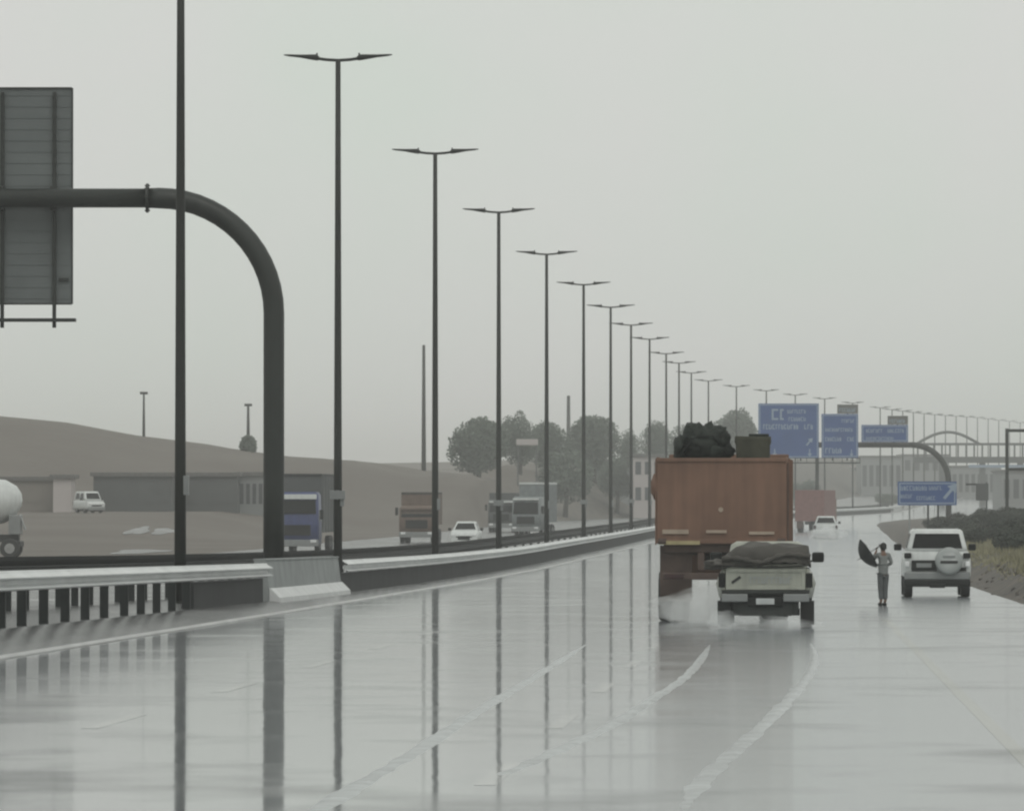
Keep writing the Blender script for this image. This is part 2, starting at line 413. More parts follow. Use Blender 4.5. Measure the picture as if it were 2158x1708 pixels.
def strip(name, u0, u1, m, d0, d1, dz=.0232, mb=None):
    own = mb is None; mb = mb or MB(); ds = [d0] + [q for q in DS if d0 < q < d1] + [d1]
    mb.loft([[(xm(q) + u0, q, gz(u0, q) + dz - .02), (xm(q) + u0, q, gz(u0, q) + dz), (xm(q) + u1, q, gz(u1, q) + dz), (xm(q) + u1, q, gz(u1, q) + dz - .02)] for q in ds])
    return tag(mb.build(name, m), kind="structure") if own else mb
strip("yellow_edge_line", 16.1, 16.24, M["ypaint"], 30, 120)
strip("opposite_edge_line", -2.92, -2.78, M["paint"], 120, 900)
def dashes(u, name, d0, d1, step=12.0, ln=4.0, off=0.0):
    mb = MB(); q = d0 + off
    while q < d1:
        a, b_ = q, q + ln
        strip("", u - .08, u + .08, None, a, b_, mb=mb)
        q += step
    return tag(mb.build(name, M["paint"]), kind="structure")
dashes(12.0, "lane_line", 40, 420, off=2)
dashes(7.6, "lane_line", 40, 420, off=2)
dashes(-8.5, "lane_line", 250, 600); dashes(-14.2, "lane_line", 250, 600)

# puddles standing on the sandy lot at the left
def puddle(x0, x1, dmid, dl, label):
    mb = MB(); X = at((x0 + x1) / 2, dmid); wx = abs(at(x1, dmid) - at(x0, dmid)) / 2; z = terr(X - xm(dmid), dmid)
    pts = []
    for i in range(26):
        a = 2 * math.pi * i / 26; k = 1 + .18 * math.sin(3 * a + dmid) + .1 * math.sin(5 * a)
        pts.append((X + wx * k * math.cos(a) + (slope(dmid) - X / dmid) * 0, dmid + dl * k * math.sin(a), z + .06))
    c = (X, dmid, z + .04); mb.v = [c] + [(p[0], p[1], terr(p[0] - xm(p[1]), p[1]) + .03) for p in pts]
    mid = [((p[0] + X) / 2, (p[1] + dmid) / 2) for p in pts]; mb.v += [(a, b_, terr(a - xm(b_), b_) + .03) for a, b_ in mid]; k = len(pts)
    for i in range(k): j = (i + 1) % k; mb.f += [(1 + i, 1 + j, 1 + k + j, 1 + k + i), (0, 1 + k + i, 1 + k + j)]
    return tag(mb.build("puddle", M["road2"], fix=False), kind="structure")
puddle(246, 345, 340, 13, ""); puddle(272, 312, 436, 10, ""); puddle(324, 362, 440, 9, "")

# ------------------------------------------------------------------ street lamps on the median
def head_mb(s):
    m = MB(); rings = []
    for (x, w_, h, z) in ((.58, .09, .05, .0), (.66, .13, .10, .03), (.85, .17, .085, .045), (1.2, .16, .05, .075), (1.55, .11, .035, .10), (1.7, .04, .015, .115)):
        rings.append([(s * x, w_ * math.cos(a), z + h * math.sin(a)) for a in [2 * math.pi * k / 12 for k in range(12)]])
    return m.loft(rings)
LG = "double-armed lamps along the median"
def lamp_proto():
    r = empty("street_lamp", (0, 0, 0), 0, "", "street lamp", LG)
    zs = [0, 4, 8, 12, HM - .05]; MB().tube([(0, 0, z) for z in zs], [.14, .125, .11, .095, .08], 16).build("pole", M["pole"], r, True)
    MB().cyl((0, 0, .02), (0, 0, 1), .26, .05).build("base_plate", M["pole"], r)
    a = MB().tube([(-.72, 0, HM + .01), (-.35, 0, HM - .04), (0, 0, HM - .06), (.35, 0, HM - .04), (.72, 0, HM + .01)], .05, 10); a.build("arm", M["pole"], r, True)
    for s in (-1, 1):
        h = head_mb(s).build("luminaire", M["pole"], r, True); h.location = (0, 0, HM)
        c = MB().box((s * .66, 0, HM + .11), (.05, .05, .12)); c.build("photocell", M["pole"], r)
    return r
LP = lamp_proto()
ORD = ["", "nearest", "second", "third", "fourth", "fifth", "sixth", "seventh", "eighth", "ninth", "tenth", "eleventh", "twelfth", "thirteenth",
       "fourteenth", "fifteenth", "sixteenth", "seventeenth", "eighteenth", "nineteenth"]
for i, (d, X) in enumerate(PD):
    o = LP if i == 0 else copy_tree(LP)
    o.location = (X, d, gz(0, d) + .015); o.rotation_euler = (0, 0, -math.atan(slope(d)) * .6)
    if i == 0: o["label"] = "nearest lamp post of the median row, its top cut off by the photo's upper edge"
    elif i < 9: o["label"] = "tall double-armed street lamp, %s from the left in the median row" % ORD[i + 1]
    elif i < 19: o["label"] = "small hazy double-armed street lamp, %s from the left in the median row" % ORD[i + 1]
    else:
        o["label"] = "faint crowded lamp post on the far bend above the bridge at the right"; o["group"] = "faint lamp posts on the far bend"
    if i in (1, 3, 5, 7):
        p = MB(); p.bb(-.24, .24, -.20, -.145, 2.72, 2.99); p.bb(-.03, .03, -.146, -.12, 2.7, 3.0)
        p.build("marker_plate", M["silver"], o, bevel=.01)
    if i == 0:
        MB().bb(.08, .20, -.12, .06, 2.5, 2.95).build("marker_plate", M["silver"], o, bevel=.01)

# lamps behind the embankment
def thin_mast(x, top, d, label, T=True, base=None, rr=.13, name="lamp_mast"):
    X = at(x, d); z0 = terr(X - xm(d), d) if base is None else base; z1 = zat(top, d)
    r = empty(name, (X, d, z0 - .1), 0, label, "lamp mast")
    MB().tube([(0, 0, 0), (0, 0, z1 - z0)], [rr * 1.3, rr * .8], 10).build("pole", M["pole"], r, True)
    if T: MB().box((0, 0, z1 - z0 + .05), (.9, .25, .3)).build("luminaire", M["pole"], r, bevel=.05)
    return r
thin_mast(303, 827, 640, "thin grey lamp mast with a small head rising out of the brown embankment")
thin_mast(523, 852, 660, "thin lamp mast rising from the round bush on the embankment", rr=.17)
thin_mast(893, 725, 690, "bare tall mast behind the embankment, just left of the third big lamp post", False, rr=.22)
thin_mast(1198, 832, 900, "stubby mast top showing above the trees", False, base=3, rr=.32)

# ------------------------------------------------------------------ crash barriers
def beam(mb, u, d0, d1, z0, z1, out, side=1, step=3.0):
    zs = [0, .07, .13, .30, .53, .60, .66, .86, 1.0]; off = [.02, .15, .155, .02, .02, .15, .155, .03, .0]
    rings = []; q = d0
    while True:
        q = min(q, d1); base = gz(u, q)
        rings.append([(xm(q) + u + side * (o_ + out), q, base + z0 + (z1 - z0) * t_) for t_, o_ in zip(zs, off)] +
                     [(xm(q) + u + side * (o_ + out - .012), q, base + z0 + (z1 - z0) * t_) for t_, o_ in list(zip(zs, off))[::-1]])
        if q >= d1: break
        q += step if q < 260 else 8
    return mb.loft(rings)
def barrier(name_label, u, d0, d1, z0, z1, side, m, posts, cat="crash barrier", pu=0.0, single=False):
    r = empty("crash_barrier", (xm(d0) + u, d0, gz(u, d0)), 0, name_label, cat)
    off = Vector(r.location)
    mb = beam(MB(), u, d0, d1, z0, z1, .07, side)
    mb.v = [tuple(Vector(p) - off) for p in mb.v]
    mb.build("rail", m, r)
    for q in posts:
        p = MB(); x = xm(q) + u - side * .02 + pu; z = gz(u, q)
        # C-section post
        p.bb(x - .10, x + .055, q - .07, q + .07, z - .1, z + z1 - .03)
        if not single: p.bb(x + (.055 if side > 0 else -.14), x + (.14 if side > 0 else -.055), q - .05, q + .05, z + z0 + .03, z + z1 - .05)
        p.v = [tuple(Vector(a) - off) for a in p.v]
        p.build("post", M["post"], r)
    return r
pn = [152400 / (1679 - x) for x in (-40, 7, 51, 97, 142, 184, 224, 266, 301, 334, 366, 397)]
barrier("steel crash barrier on dark posts at the lower left, left of the concrete block", 1.6, 84, 135.7, .60, .93, 1, M["rail"], pn, single=True)
barrier("long steel crash barrier running away along the median right of the concrete block", 1.6, 158.6, 1000, .58, .93, 1, M["rail"],
        [160 + 4 * k for k in range(35)] + [310 + 12 * k for k in range(40)], pu=-.12, single=True)
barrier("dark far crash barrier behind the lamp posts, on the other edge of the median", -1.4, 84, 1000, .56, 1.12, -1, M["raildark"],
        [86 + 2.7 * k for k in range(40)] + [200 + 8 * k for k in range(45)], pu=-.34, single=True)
# low dark concrete plinth in the median
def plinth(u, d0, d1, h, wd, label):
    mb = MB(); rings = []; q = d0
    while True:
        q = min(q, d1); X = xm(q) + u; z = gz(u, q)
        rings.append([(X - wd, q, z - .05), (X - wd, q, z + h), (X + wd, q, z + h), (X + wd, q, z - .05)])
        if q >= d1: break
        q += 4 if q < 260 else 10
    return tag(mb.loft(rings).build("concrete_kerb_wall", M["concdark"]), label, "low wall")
plinth(1.46, 120, 135.6, .57, .13, "low dark concrete wall under the crash barrier, left of the concrete block")
plinth(1.46, 159, 900, .55, .13, "low dark concrete wall under the long crash barrier, right of the concrete block")
# the concrete block
def jersey():
    d0, d1 = 136.4, 158.2
    r = empty("concrete_barrier", (xm(d0) + 1.5, d0, gz(1.5, d0)), 0, "pale concrete safety barrier with a flared white foot in front of the gantry post", "concrete barrier")
    off = Vector(r.location)
    def part(prof, name, m, bev):
        mb = MB(); rings = []
        for k in range(7):
            q = d0 + (d1 - d0) * k / 6
            rings.append([(xm(q) + 1.5 + a - off.x, q - off.y, gz(1.5, q) + z - off.z) for a, z in prof])
        return mb.loft(rings).build(name, m, r, bevel=bev)
    part([(-.2, -.05), (-.2, .99), (.08, .99), (.16, .34), (.16, -.05)], "upper_wall", M["conc"], .02)
    part([(.164, -.05), (.164, .33), (.20, .32), (.42, .10), (.44, -.05)], "flared_foot", M["conclight"], .015)
    part([(-.22, .985), (-.22, 1.03), (.10, 1.03), (.10, .985)], "coping", M["conclight"] if False else M["conc"], .01)
    return r
jersey()

# ------------------------------------------------------------------ near gantry (back of its sign)
def near_gantry():
    d = 155.7; X = at(577, d); z0 = gz(0, d); s = F / d
    r = empty("sign_gantry", (X, d, z0), 0, "large dark tubular gantry at the left, bending over to carry the back of a sign", "sign gantry")
    Zb = zat(417, d) - z0; rad = 3.15
    path = [(0, 0, 0), (0, 0, 3), (0, 0, Zb - rad)]
    for k in range(1, 15):
        a = R(90 * k / 14); path.append((-rad + rad * math.cos(a), 0, Zb - rad + rad * math.sin(a)))
    path.append((at(310, d) - X, 0, Zb))
    MB().tube(path, [.285] * (len(path) - 1) + [.27], 24).build("post", M["gant"], r, True)
    MB().cyl((0, 0, .05), (0, 0, 1), .55, .1).build("base_plate", M["gant"], r)
    b = MB().tube([(at(310, d) - X, 0, Zb), (-14, 0, Zb), (-19, 0, Zb)], .262, 24); b.build("beam", M["gant"], r, True)
    MB().tube([(-19, 0, Zb), (-19, 0, -.3)], .285, 20).build("post", M["gant"], r, True)
    fl = MB(); fl.cyl((at(310, d) - X, 0, Zb), (1, 0, 0), .40, .07, 24); fl.build("flange", M["gant"], r)
    for k in range(8):
        a = 2 * math.pi * k / 8
        MB().cyl((at(310, d) - X, .34 * math.cos(a), Zb + .34 * math.sin(a)), (1, 0, 0), .025, .14, 6).build("bolt", M["gant"], r)
    return r, X, z0, Zb
GR, GX, GZ, GB = near_gantry()
def near_sign():
    d = 156.1; x1 = at(149, d); x0 = at(-215, d); zt = zat(185, d); zb = zat(638, d)
    r = empty("road_sign", ((x0 + x1) / 2, d, zb), 0, "back of a big overhead road sign with ribbed grey panels and dark brackets, top left", "road sign")
    W = (x1 - x0) / 2; H = zt - zb
    p = MB(); p.bb(-W, W, .25, .30, 0, H)
    k = 0; z = .12
    while z < H - .1:
        p.bb(-W + .02, W - .02, .235, .251, z, z + .035); z += .31
    p.build("panel", M["panel"], r)
    e = MB(); e.bb(-W - .03, -W, .2, .33, -.02, H + .02); e.bb(W, W + .035, .2, .33, -.02, H + .02); e.bb(-W, W, .2, .33, H, H + .04); e.bb(-W, W, .2, .33, -.04, 0)
    e.build("frame", M["gant"], r)
    for xx in (at(113, d), at(3, d), at(-120, d)):
        lx = xx - (x0 + x1) / 2
        MB().bb(lx - .05, lx + .05, .10, .23, zat(690, d) - zb, H - .1).build("bracket", M["gant"], r, bevel=.01)
        MB().bb(lx - .09, lx + .09, -.33, .12, GB + GZ - zb - .33, GB + GZ - zb + .33).build("clamp", M["gant"], r, bevel=.03)
    w_ = MB(); zz = zat(674, d) - zb
    w_.bb(-W - .3, at(160, d) - (x0 + x1) / 2, -.32, .10, zz - .05, zz + .04); w_.build("catwalk", M["gant"], r)
    MB().box((at(133, d) - (x0 + x1) / 2, .2, zat(588, d) - zb), (.28, .06, .08)).build("latch", M["gant"], r)
near_sign()

# ------------------------------------------------------------------ writing-like strokes for signs that cannot be read
def word(mb, x0, x1, z, h, y, rs, sw=.30):
    x = x0
    while x < x1 - h * .25:
        w_ = h * rs.uniform(.35, .6)
        k = rs.random()
        t = h * .17
        mb.bb(x, x + t, y - .012, y, z, z + h)
        if k < .5: mb.bb(x + t, min(x + w_, x1), y - .011, y, z + h - t, z + h)
        if .3 < k: mb.bb(x + t, min(x + w_, x1), y - .011, y, z, z + t)
        if k > .55: mb.bb(x + w_ - t, x + w_, y - .0115, y, z + t, z + h * .8)
        x += w_ + h * .16
def blue_sign(name, x0, x1, y0, y1, d, label, rows, arrows=(), face="blue", y_off=-.45, border=True, brackets=()):
    X0, X1, Z0, Z1 = at(x0, d), at(x1, d), zat(y1, d), zat(y0, d)
    cx = (X0 + X1) / 2; W = (X1 - X0) / 2; H = Z1 - Z0
    r = empty(name, (cx, d, Z0), 0, label, "road sign")
    MB().bb(-W, W, y_off, y_off + .08, 0, H).build("panel", M[face], r, bevel=.01)
    rs = random.Random(x0)
    t = MB()
    for (a, b_, zf, hf) in rows: word(t, -W + 2 * W * a, -W + 2 * W * b_, H * zf, H * hf, y_off - .002, rs)
    if t.v: t.build("lettering", M["white"], r)
    for (a, zf, sz, ang) in arrows:
        m_ = MB(); rot = Matrix.Rotation(R(ang), 3, 'Y'); c = Vector((-W + 2 * W * a, y_off - .008, H * zf))
        m_.box(c, (sz * .22, .016, sz), rot)
        q = [Vector((-sz * .42, -.009, sz * .35)), Vector((sz * .42, -.009, sz * .35)), Vector((0, -.009, sz * .95))]
        q2 = [Vector((p.x, .007, p.z)) for p in q]
        m_.add([c + rot @ p for p in q] + [c + rot @ p for p in q2], [(0, 1, 2), (5, 4, 3), (0, 3, 4, 1), (1, 4, 5, 2), (2, 5, 3, 0)])
        m_.build("arrow", M["white"], r)
    if border:
        f = MB(); t_ = .09
        f.bb(-W + .1, W - .1, y_off - .006, y_off, .1, .1 + t_); f.bb(-W + .1, W - .1, y_off - .006, y_off, H - .1 - t_, H - .1)
        f.bb(-W + .1, -W + .1 + t_, y_off - .006, y_off, .1 + t_, H - .1 - t_); f.bb(W - .1 - t_, W - .1, y_off - .006, y_off, .1 + t_, H - .1 - t_)
        f.build("border", M["white"] if face == "blue" else M["greysign"], r)
    for bx in brackets:
        MB().bb(-W + 2 * W * bx - .08, -W + 2 * W * bx + .08, y_off + .08, y_off + .2, -.3, H - .2).build("bracket", M["gant"], r)
    return r

def far_gantry():
    d = 600; X = at(1999, d); z0 = terr(X - xm(d), d); Zb = zat(937, d) - z0
    r = empty("sign_gantry", (X, d, z0), 0, "distant tubular gantry with an arched right leg carrying the blue overhead signs", "sign gantry")
    rad = 3.9; path = [(0, 0, -.3), (0, 0, Zb - rad)]
    for k in range(1, 13):
        a = R(90 * k / 12); path.append((-rad + rad * math.cos(a), 0, Zb - rad + rad * math.sin(a)))
    MB().tube(path, .31, 16).build("post", M["gant"], r, True)
    MB().tube([(-rad, 0, Zb), (at(1580, d) - X, 0, Zb)], .29, 16).build("beam", M["gant"], r, True)
    MB().tube([(at(1722, d) - X, 0, Zb - .2), (at(1722, d) - X, 0, -.5)], .2, 12).build("post", M["gant"], r, True)
    # catwalk under the signs
    m_ = MB(); za = zat(976, d) - z0; zc = zat(966, d) - z0
    m_.bb(at(1605, d) - X, at(1812, d) - X, -.9, -.15, za, za + .12); m_.bb(at(1605, d) - X, at(1812, d) - X, -.9, -.84, zc, zc + .08)
    for k in range(12):
        xx = at(1605 + 18.7 * k, d) - X; m_.bb(xx, xx + .06, -.9, -.84, za, zc)
    m_.build("catwalk", M["gant"], r)
far_gantry()
blue_sign("road_sign", 1598, 1725, 850, 965, 599.6, "largest blue overhead sign, leftmost on the distant gantry, with two arrows at its foot",
          [(.22, .42, .70, .20), (.48, .78, .82, .07), (.5, .8, .68, .07), (.08, .66, .53, .09), (.76, .93, .53, .09)], [(.27, .12, .55, 180), (.85, .12, .55, 180), (.83, .28, .7, 40)], brackets=(.3, .7))
blue_sign("road_sign", 1731, 1808, 872, 964, 599.6, "narrower blue overhead sign between the largest sign and the low wide one",
          [(.55, .9, .80, .08), (.1, .85, .60, .08), (.1, .55, .38, .09), (.7, .9, .38, .09), (.1, .6, .1, .12)], [(.82, .13, .5, 180)], brackets=(.3, .7))
blue_sign("road_sign", 1764, 1808, 852, 871.3, 599.6, "small grey sign tab on top of the narrower blue overhead sign", [(.1, .9, .2, .4)], face="greysign", border=False, brackets=(.5,))
blue_sign("road_sign", 1815, 1913, 895, 931, 599.6, "low wide dull blue overhead sign, rightmost on the distant gantry", [(.1, .48, .55, .22), (.56, .92, .55, .22), (.1, .7, .15, .16)], brackets=(.3, .7))
blue_sign("road_sign", 1870, 1913, 876, 894.3, 599.6, "small grey sign tab on top of the rightmost blue overhead sign", [(.1, .9, .2, .4)], face="greysign", border=False, brackets=(.5,))
# roadside blue sign
def roadside_sign():
    d = 420; X0 = 1890; r = blue_sign("road_sign", 1891, 2015, 1014, 1064, d, "low blue roadside sign behind the bushes, with an arrow at its right end",
              [(.05, .5, .62, .2), (.53, .75, .64, .17), (.05, .25, .3, .16), (.32, .66, .22, .16)], [(.86, .5, 1.0, 40)])
    for x in (1955, 1976):
        X = at(x, d); z = terr(X - xm(d), d)
        MB().bb(X - r.location.x - .07, X - r.location.x + .07, -.36, -.22, z - r.location.z - .2, 1.2).build("leg", M["post"], r)
    X = at(1916, d)
    MB().bb(X - r.location.x - .06, X - r.location.x + .06, -.36, -.22, terr(X - xm(d), d) - r.location.z - .2, .8).build("leg", M["silver"], r)
roadside_sign()
def small_grey_sign():
    d = 460; X = at(2079, d); z = terr(X - xm(d), d); r = empty("lane_sign", (X, d, z), 0, "small dark grey sign between the low blue roadside sign and the square frame", "road sign")
    MB().bb(-.06, .06, -.06, .06, -.2, zat(1016, d) - z).build("post", M["post"], r)
    MB().bb(at(2056, d) - X, at(2083, d) - X, -.12, -.065, zat(1054, d) - z, zat(1018, d) - z).build("panel", M["walld"], r, bevel=.02)
    MB().bb(at(2035, d) - X, at(2056, d) - X, -.1, -.06, zat(1022, d) - z, zat(1018, d) - z).build("arm", M["post"], r)
small_grey_sign()
def square_frame():
    d = 420; X = at(2122, d); z = terr(X - xm(d), d); r = empty("steel_portal", (X, d, z), 0, "square dark steel frame cut by the right edge of the photo", "steel frame")
    zt = zat(906, d) - z; zm = zat(988, d) - z; W = at(2190, d) - X
    MB().bb(-.12, .12, -.12, .12, -.3, zt + .12).build("post", M["gant"], r, bevel=.02)
    MB().bb(W * 2, W * 2 + .24, -.12, .12, -.3, zt + .12).build("post", M["gant"], r, bevel=.02)
    MB().bb(.12, W * 2, -.1, .1, zt - .14, zt + .08).build("beam", M["gant"], r, bevel=.02)
    MB().bb(.12, W * 2, -.1, .1, zm - .12, zm + .1).build("beam", M["gant"], r, bevel=.02)
square_frame()

# ------------------------------------------------------------------ far bridge and buildings in the haze
def footbridge():
    d = 1010; X0, X1 = at(1925, d), at(2260, d)
    r = empty("footbridge", (X0, d, 0), 0, "hazy bridge with an arch and girders behind the road signs at the right", "bridge")
    L = X1 - X0
    MB().bb(0, L, -.5, .5, zat(938, d), zat(933, d)).build("top_girder", M["bridge"], r)
    m_ = MB(); m_.bb(0, L, -1, 1, zat(975, d), zat(962, d)); m_.build("deck", M["bridge"], r)
    MB().bb(at(2040, d) - X0, L, -1.3, -1.02, zat(985, d), zat(979, d)).build("light_fascia", M["white"], r)
    k = 0; x = 1934
    while x < 2250:
        xx = at(x, d) - X0; MB().bb(xx - .12, xx + .12, -.4, .4, zat(962, d), zat(938, d)).build("hanger", M["bridge"], r); x += 17
    pts = []
    for i in range(17):
        t_ = i / 16; x = 1930 + 135 * t_; y = 936 - 26 * math.sin(math.pi * t_)
        pts.append((at(x, d) - X0, 0, zat(y, d)))
    MB().tube(pts, .25, 8).build("arch", M["bridge"], r, True)
    for x in (1985, 2070, 2150, 2235):
        xx = at(x, d) - X0; MB().bb(xx - .5, xx + .5, -.8, .8, -2, zat(975, d)).build("pier", M["bridge"], r)
footbridge()
def building(x0, x1, ytop, ybase, d, m, label, depth=18, nw=6, rows=1, roof=False, wm="win", name="building"):
    X0, X1 = at(x0, d), at(x1, d); z0 = min(zat(ybase, d), 30); z1 = zat(ytop, d)
    r = empty(name, ((X0 + X1) / 2, d, z0), 0, label, "building"); W = (X1 - X0) / 2; H = z1 - z0
    MB().bb(-W, W, 0, depth, -4, H).build("wall", M[m], r)
    MB().bb(-W - .3, W + .3, -.3, depth + .3, H, H + .35).build("roof", M["roofm"], r)
    for rr_ in range(rows):
        for k in range(nw):
            cx = -W + 2 * W * (k + .5) / nw; ww = 2 * W / nw * .3; zc = H * (rr_ + .55) / rows
            MB().bb(cx - ww, cx + ww, -.06, -.005, zc - H / rows * .24, zc + H / rows * .26).build("window", M[wm], r)
    return r
building(1628, 1700, 985, 1052, 1350, "wallp", "pale block showing between the red truck and the far gantry", nw=5)
building(1735, 1812, 978, 1050, 1300, "wallp", "pale building under the narrower blue sign", nw=5, rows=2)
building(1815, 1900, 963, 1052, 1200, "wallg", "grey hall with a dark top behind the rightmost blue sign", nw=6)
building(1903, 2000, 960, 1050, 1260, "wallg", "grey building inside the arched leg of the far gantry", nw=5, rows=2)
building(2005, 2110, 984, 1060, 1150, "wallg", "grey building under the hazy bridge deck", nw=8)
building(2112, 2230, 994, 1075, 900, "wallg", "lower grey building behind the square frame at the right edge", nw=6)
building(1335, 1395, 962, 1070, 760, "wallp", "pinkish low building beside the red truck, left of it", nw=3, rows=2)
building(1235, 1330, 985, 1062, 790, "wallg", "dull grey shed among the trees behind the lamp posts", nw=4)
def canopy():
    d = 716; X0, X1 = at(1088, d), at(1134, d); X = (X0 + X1) / 2; W = (X1 - X0) / 2; z = terr(X - xm(d), d); zt = zat(925, d) - z
    r = empty("canopy", (X, d, z), 0, "pale flat canopy roof on thin posts between the far tree crowns", "canopy")
    MB().bb(-W, W, 0, 5, zt - .75, zt).build("roof", M["wallp"], r, bevel=.05)
    for a in (-W + .2, W - .2):
        for b_ in (.2, 4.7): MB().tube([(a, b_, -.3), (a, b_, zt - .75)], .09, 8).build("post", M["bridge"], r)
canopy()
building(0, 112, 1012, 1078, 505, "wallb", "low brown building with a flat roof at the left edge", nw=1, depth=10, wm="wallb")
building(112, 150, 1008, 1063, 500, "wallp", "narrow pale hut beside the brown building", nw=0, depth=5)
building(197, 362, 1003, 1080, 515, "walld", "long dark windowless shed below the embankment, left of the nearest lamp post", nw=5, depth=10, wm="walld")
building(392, 500, 1003, 1085, 525, "walld", "dark shed below the embankment, right of the nearest lamp post", nw=3, depth=10, wm="walld")
building(503, 556, 1002, 1088, 530, "wallg", "grey striped hut just left of the gantry post", nw=4, depth=8)

# ------------------------------------------------------------------ vegetation
def leaves(mb, c, r, n, sz, rs, shell=.55):
    for _ in range(n):
        while True:
            v = Vector((rs.uniform(-1, 1), rs.uniform(-1, 1), rs.uniform(-1, 1)))
            if v.length < 1: break
        if v.length > 0: v = v.normalized() * (shell + (1 - shell) * rs.random() ** .6) if rs.random() < .75 else v
        p = Vector((c[0] + v.x * r[0], c[1] + v.y * r[1], c[2] + v.z * r[2]))
        a = Vector((rs.uniform(-1, 1), rs.uniform(-1, 1), rs.uniform(-1, 1))).normalized(); b_ = a.orthogonal().normalized()
        s_ = sz * rs.uniform(.6, 1.4); k = len(mb.v)
        mb.v += [tuple(p - a * s_), tuple(p + b_ * s_ * .6), tuple(p + a * s_), tuple(p - b_ * s_ * .6)]
        mb.f.append((k, k + 1, k + 2, k + 3))
def tree(x0, x1, ytop, ybase, d, label, seed, flat=.8, lumps=9, dense=1.0):
    rs = random.Random(seed); X = at((x0 + x1) / 2, d); W = at(x1, d) - at(x0, d); zt = zat(ytop, d)
    z0 = terr(X - xm(d), d); zb = max(z0 + .5, zat(ybase, d)); H = zt - zb
    r = empty("broad_tree", (X, d, z0 - .2), 0, label, "tree", "hazy trees along the far roadside")
    mb = MB(); cz = (zt + zb) / 2 - z0
    for k in range(lumps):
        a = rs.uniform(0, 2 * math.pi); q = rs.uniform(.25, .8) if k else 0
        cx = math.cos(a) * q * W * .36; cy = math.sin(a) * q * W * .36; c_z = cz + rs.uniform(-.28, .30) * H * (1 - .5 * q)
        rr_ = (W * rs.uniform(.17, .27), W * rs.uniform(.17, .27), H * rs.uniform(.2, .3))
        leaves(mb, (cx, cy, c_z), rr_, int(520 * dense), W * .026, rs)
    leaves(mb, (0, 0, cz), (W * .46, W * .4, H * .42), int(2600 * dense), W * .026, rs, .3)
    mb.build("crown", M["leaf"], r, fix=False)
    t_ = MB(); t_.tube([(0, 0, 0), (W * .02, 0, cz * .5), (0, 0, cz)], [.35, .25, .12], 8)
    for k in range(4):
        a = rs.uniform(0, 6.28); t_.tube([(0, 0, cz * .55), (math.cos(a) * W * .15, math.sin(a) * W * .15, cz * .85), (math.cos(a) * W * .3, math.sin(a) * W * .3, cz * 1.05)], [.16, .1, .05], 6)
    t_.build("trunk", M["bark"], r, True)
    return r
tree(938, 1078, 868, 1000, 700, "flat-topped hazy tree, leftmost of the far trees", 1, lumps=20)
tree(1048, 1142, 866, 1030, 740, "narrow lobed hazy tree second from the left among the far trees", 2)
tree(1105, 1210, 878, 1030, 760, "low hazy tree with an uneven top, left of the round one", 3)
tree(1186, 1318, 858, 1000, 790, "round-topped hazy tree behind the fifth and sixth lamp posts", 4, lumps=13)
tree(1296, 1352, 890, 1010, 820, "small hazy tree filling the gap right of the round-topped one", 5)
tree(1340, 1425, 880, 990, 850, "hazy tree just above the left corner of the red truck", 6)
tree(1400, 1478, 882, 990, 880, "hazy tree behind the dark bundle on the red truck", 7)
tree(1484, 1606, 858, 990, 930, "broad domed hazy tree touching the left side of the largest blue sign", 8, lumps=13)
tree(1120, 1262, 930, 1070, 720, "drooping grey tree low behind the fourth and fifth lamp posts", 9, dense=.7)
tree(1255, 1345, 950, 1060, 770, "low hazy tree beneath the round-topped one", 10, dense=.7)
tree(1688, 1732, 1004, 1050, 900, "small dark tree beside the post of the far gantry", 11, dense=.5)
tree(1655, 1700, 1010, 1055, 940, "small dim tree just right of the red truck's top corner", 12, dense=.5)
tree(1838, 1900, 1035, 1062, 980, "small hazy tree left of the low blue roadside sign", 13, dense=.4)
# domed bush on the ridge
def ridge_bush(x, d, w_, h, label):
    X = at(x, d); z = terr(X - xm(d), d); r = empty("round_bush", (X, d, z - .3), 0, label, "bush"); rs = random.Random(x)
    mb = MB(); leaves(mb, (0, 0, h * .45), (w_ / 2, w_ / 2, h * .6), 1500, .16, rs); mb.build("foliage", M["leaf"], r, fix=False)
    MB().tube([(0, 0, 0), (0, 0, h * .6)], [.12, .06], 6).build("stem", M["bark"], r)
ridge_bush(523, 625, 1.9, 2.0, "round dark bush on the crest of the embankment")
# scrub on the right bank
BG = "dark shrubs on the right bank"
protos = []
for k in range(5):
    rs = random.Random(50 + k); r = empty("shrub", (0, 0, -50), 0, "", "shrub", BG)
    mb = MB()
    for j in range(6):
        a = rs.uniform(0, 6.28); q = rs.uniform(0, .6)
        leaves(mb, (math.cos(a) * q, math.sin(a) * q, rs.uniform(.4, .9)), (rs.uniform(.4, .65), rs.uniform(.4, .65), rs.uniform(.3, .55)), 330, .062, rs)
    mb.build("foliage", M["bush"], r, fix=False)
    st = MB()
    for j in range(5):
        a = rs.uniform(0, 6.28); st.tube([(0, 0, -.2), (math.cos(a) * .3, math.sin(a) * .3, .7)], [.03, .015], 5)
    st.build("stem", M["bark"], r)
    protos.append(r)
rs = random.Random(99); used = set(); cnt = 0
for i in range(150):
    d = 150 + 330 * (i / 150) ** 1.0 + rs.uniform(-4, 4); u = rs.uniform(22.8, 31.5)
    if d < 185: u = rs.uniform(25.5, 31)
    X = xm(d) + u; px = CX + X / max(d, 40) * F
    if px > 2215: continue
    k = rs.randrange(5)
    o = protos[k] if k not in used else copy_tree(protos[k]); used.add(k)
    s_ = rs.uniform(.65, 1.15); o.scale = (s_ * 1.15, s_ * 1.15, s_ * .8); o.location = (X, d, terr(u, d) - .1); o.rotation_euler = (0, 0, rs.uniform(0, 6.28))
    o["label"] = "dark scrubby shrub in the mass on the bank right of the white off-roader"; cnt += 1
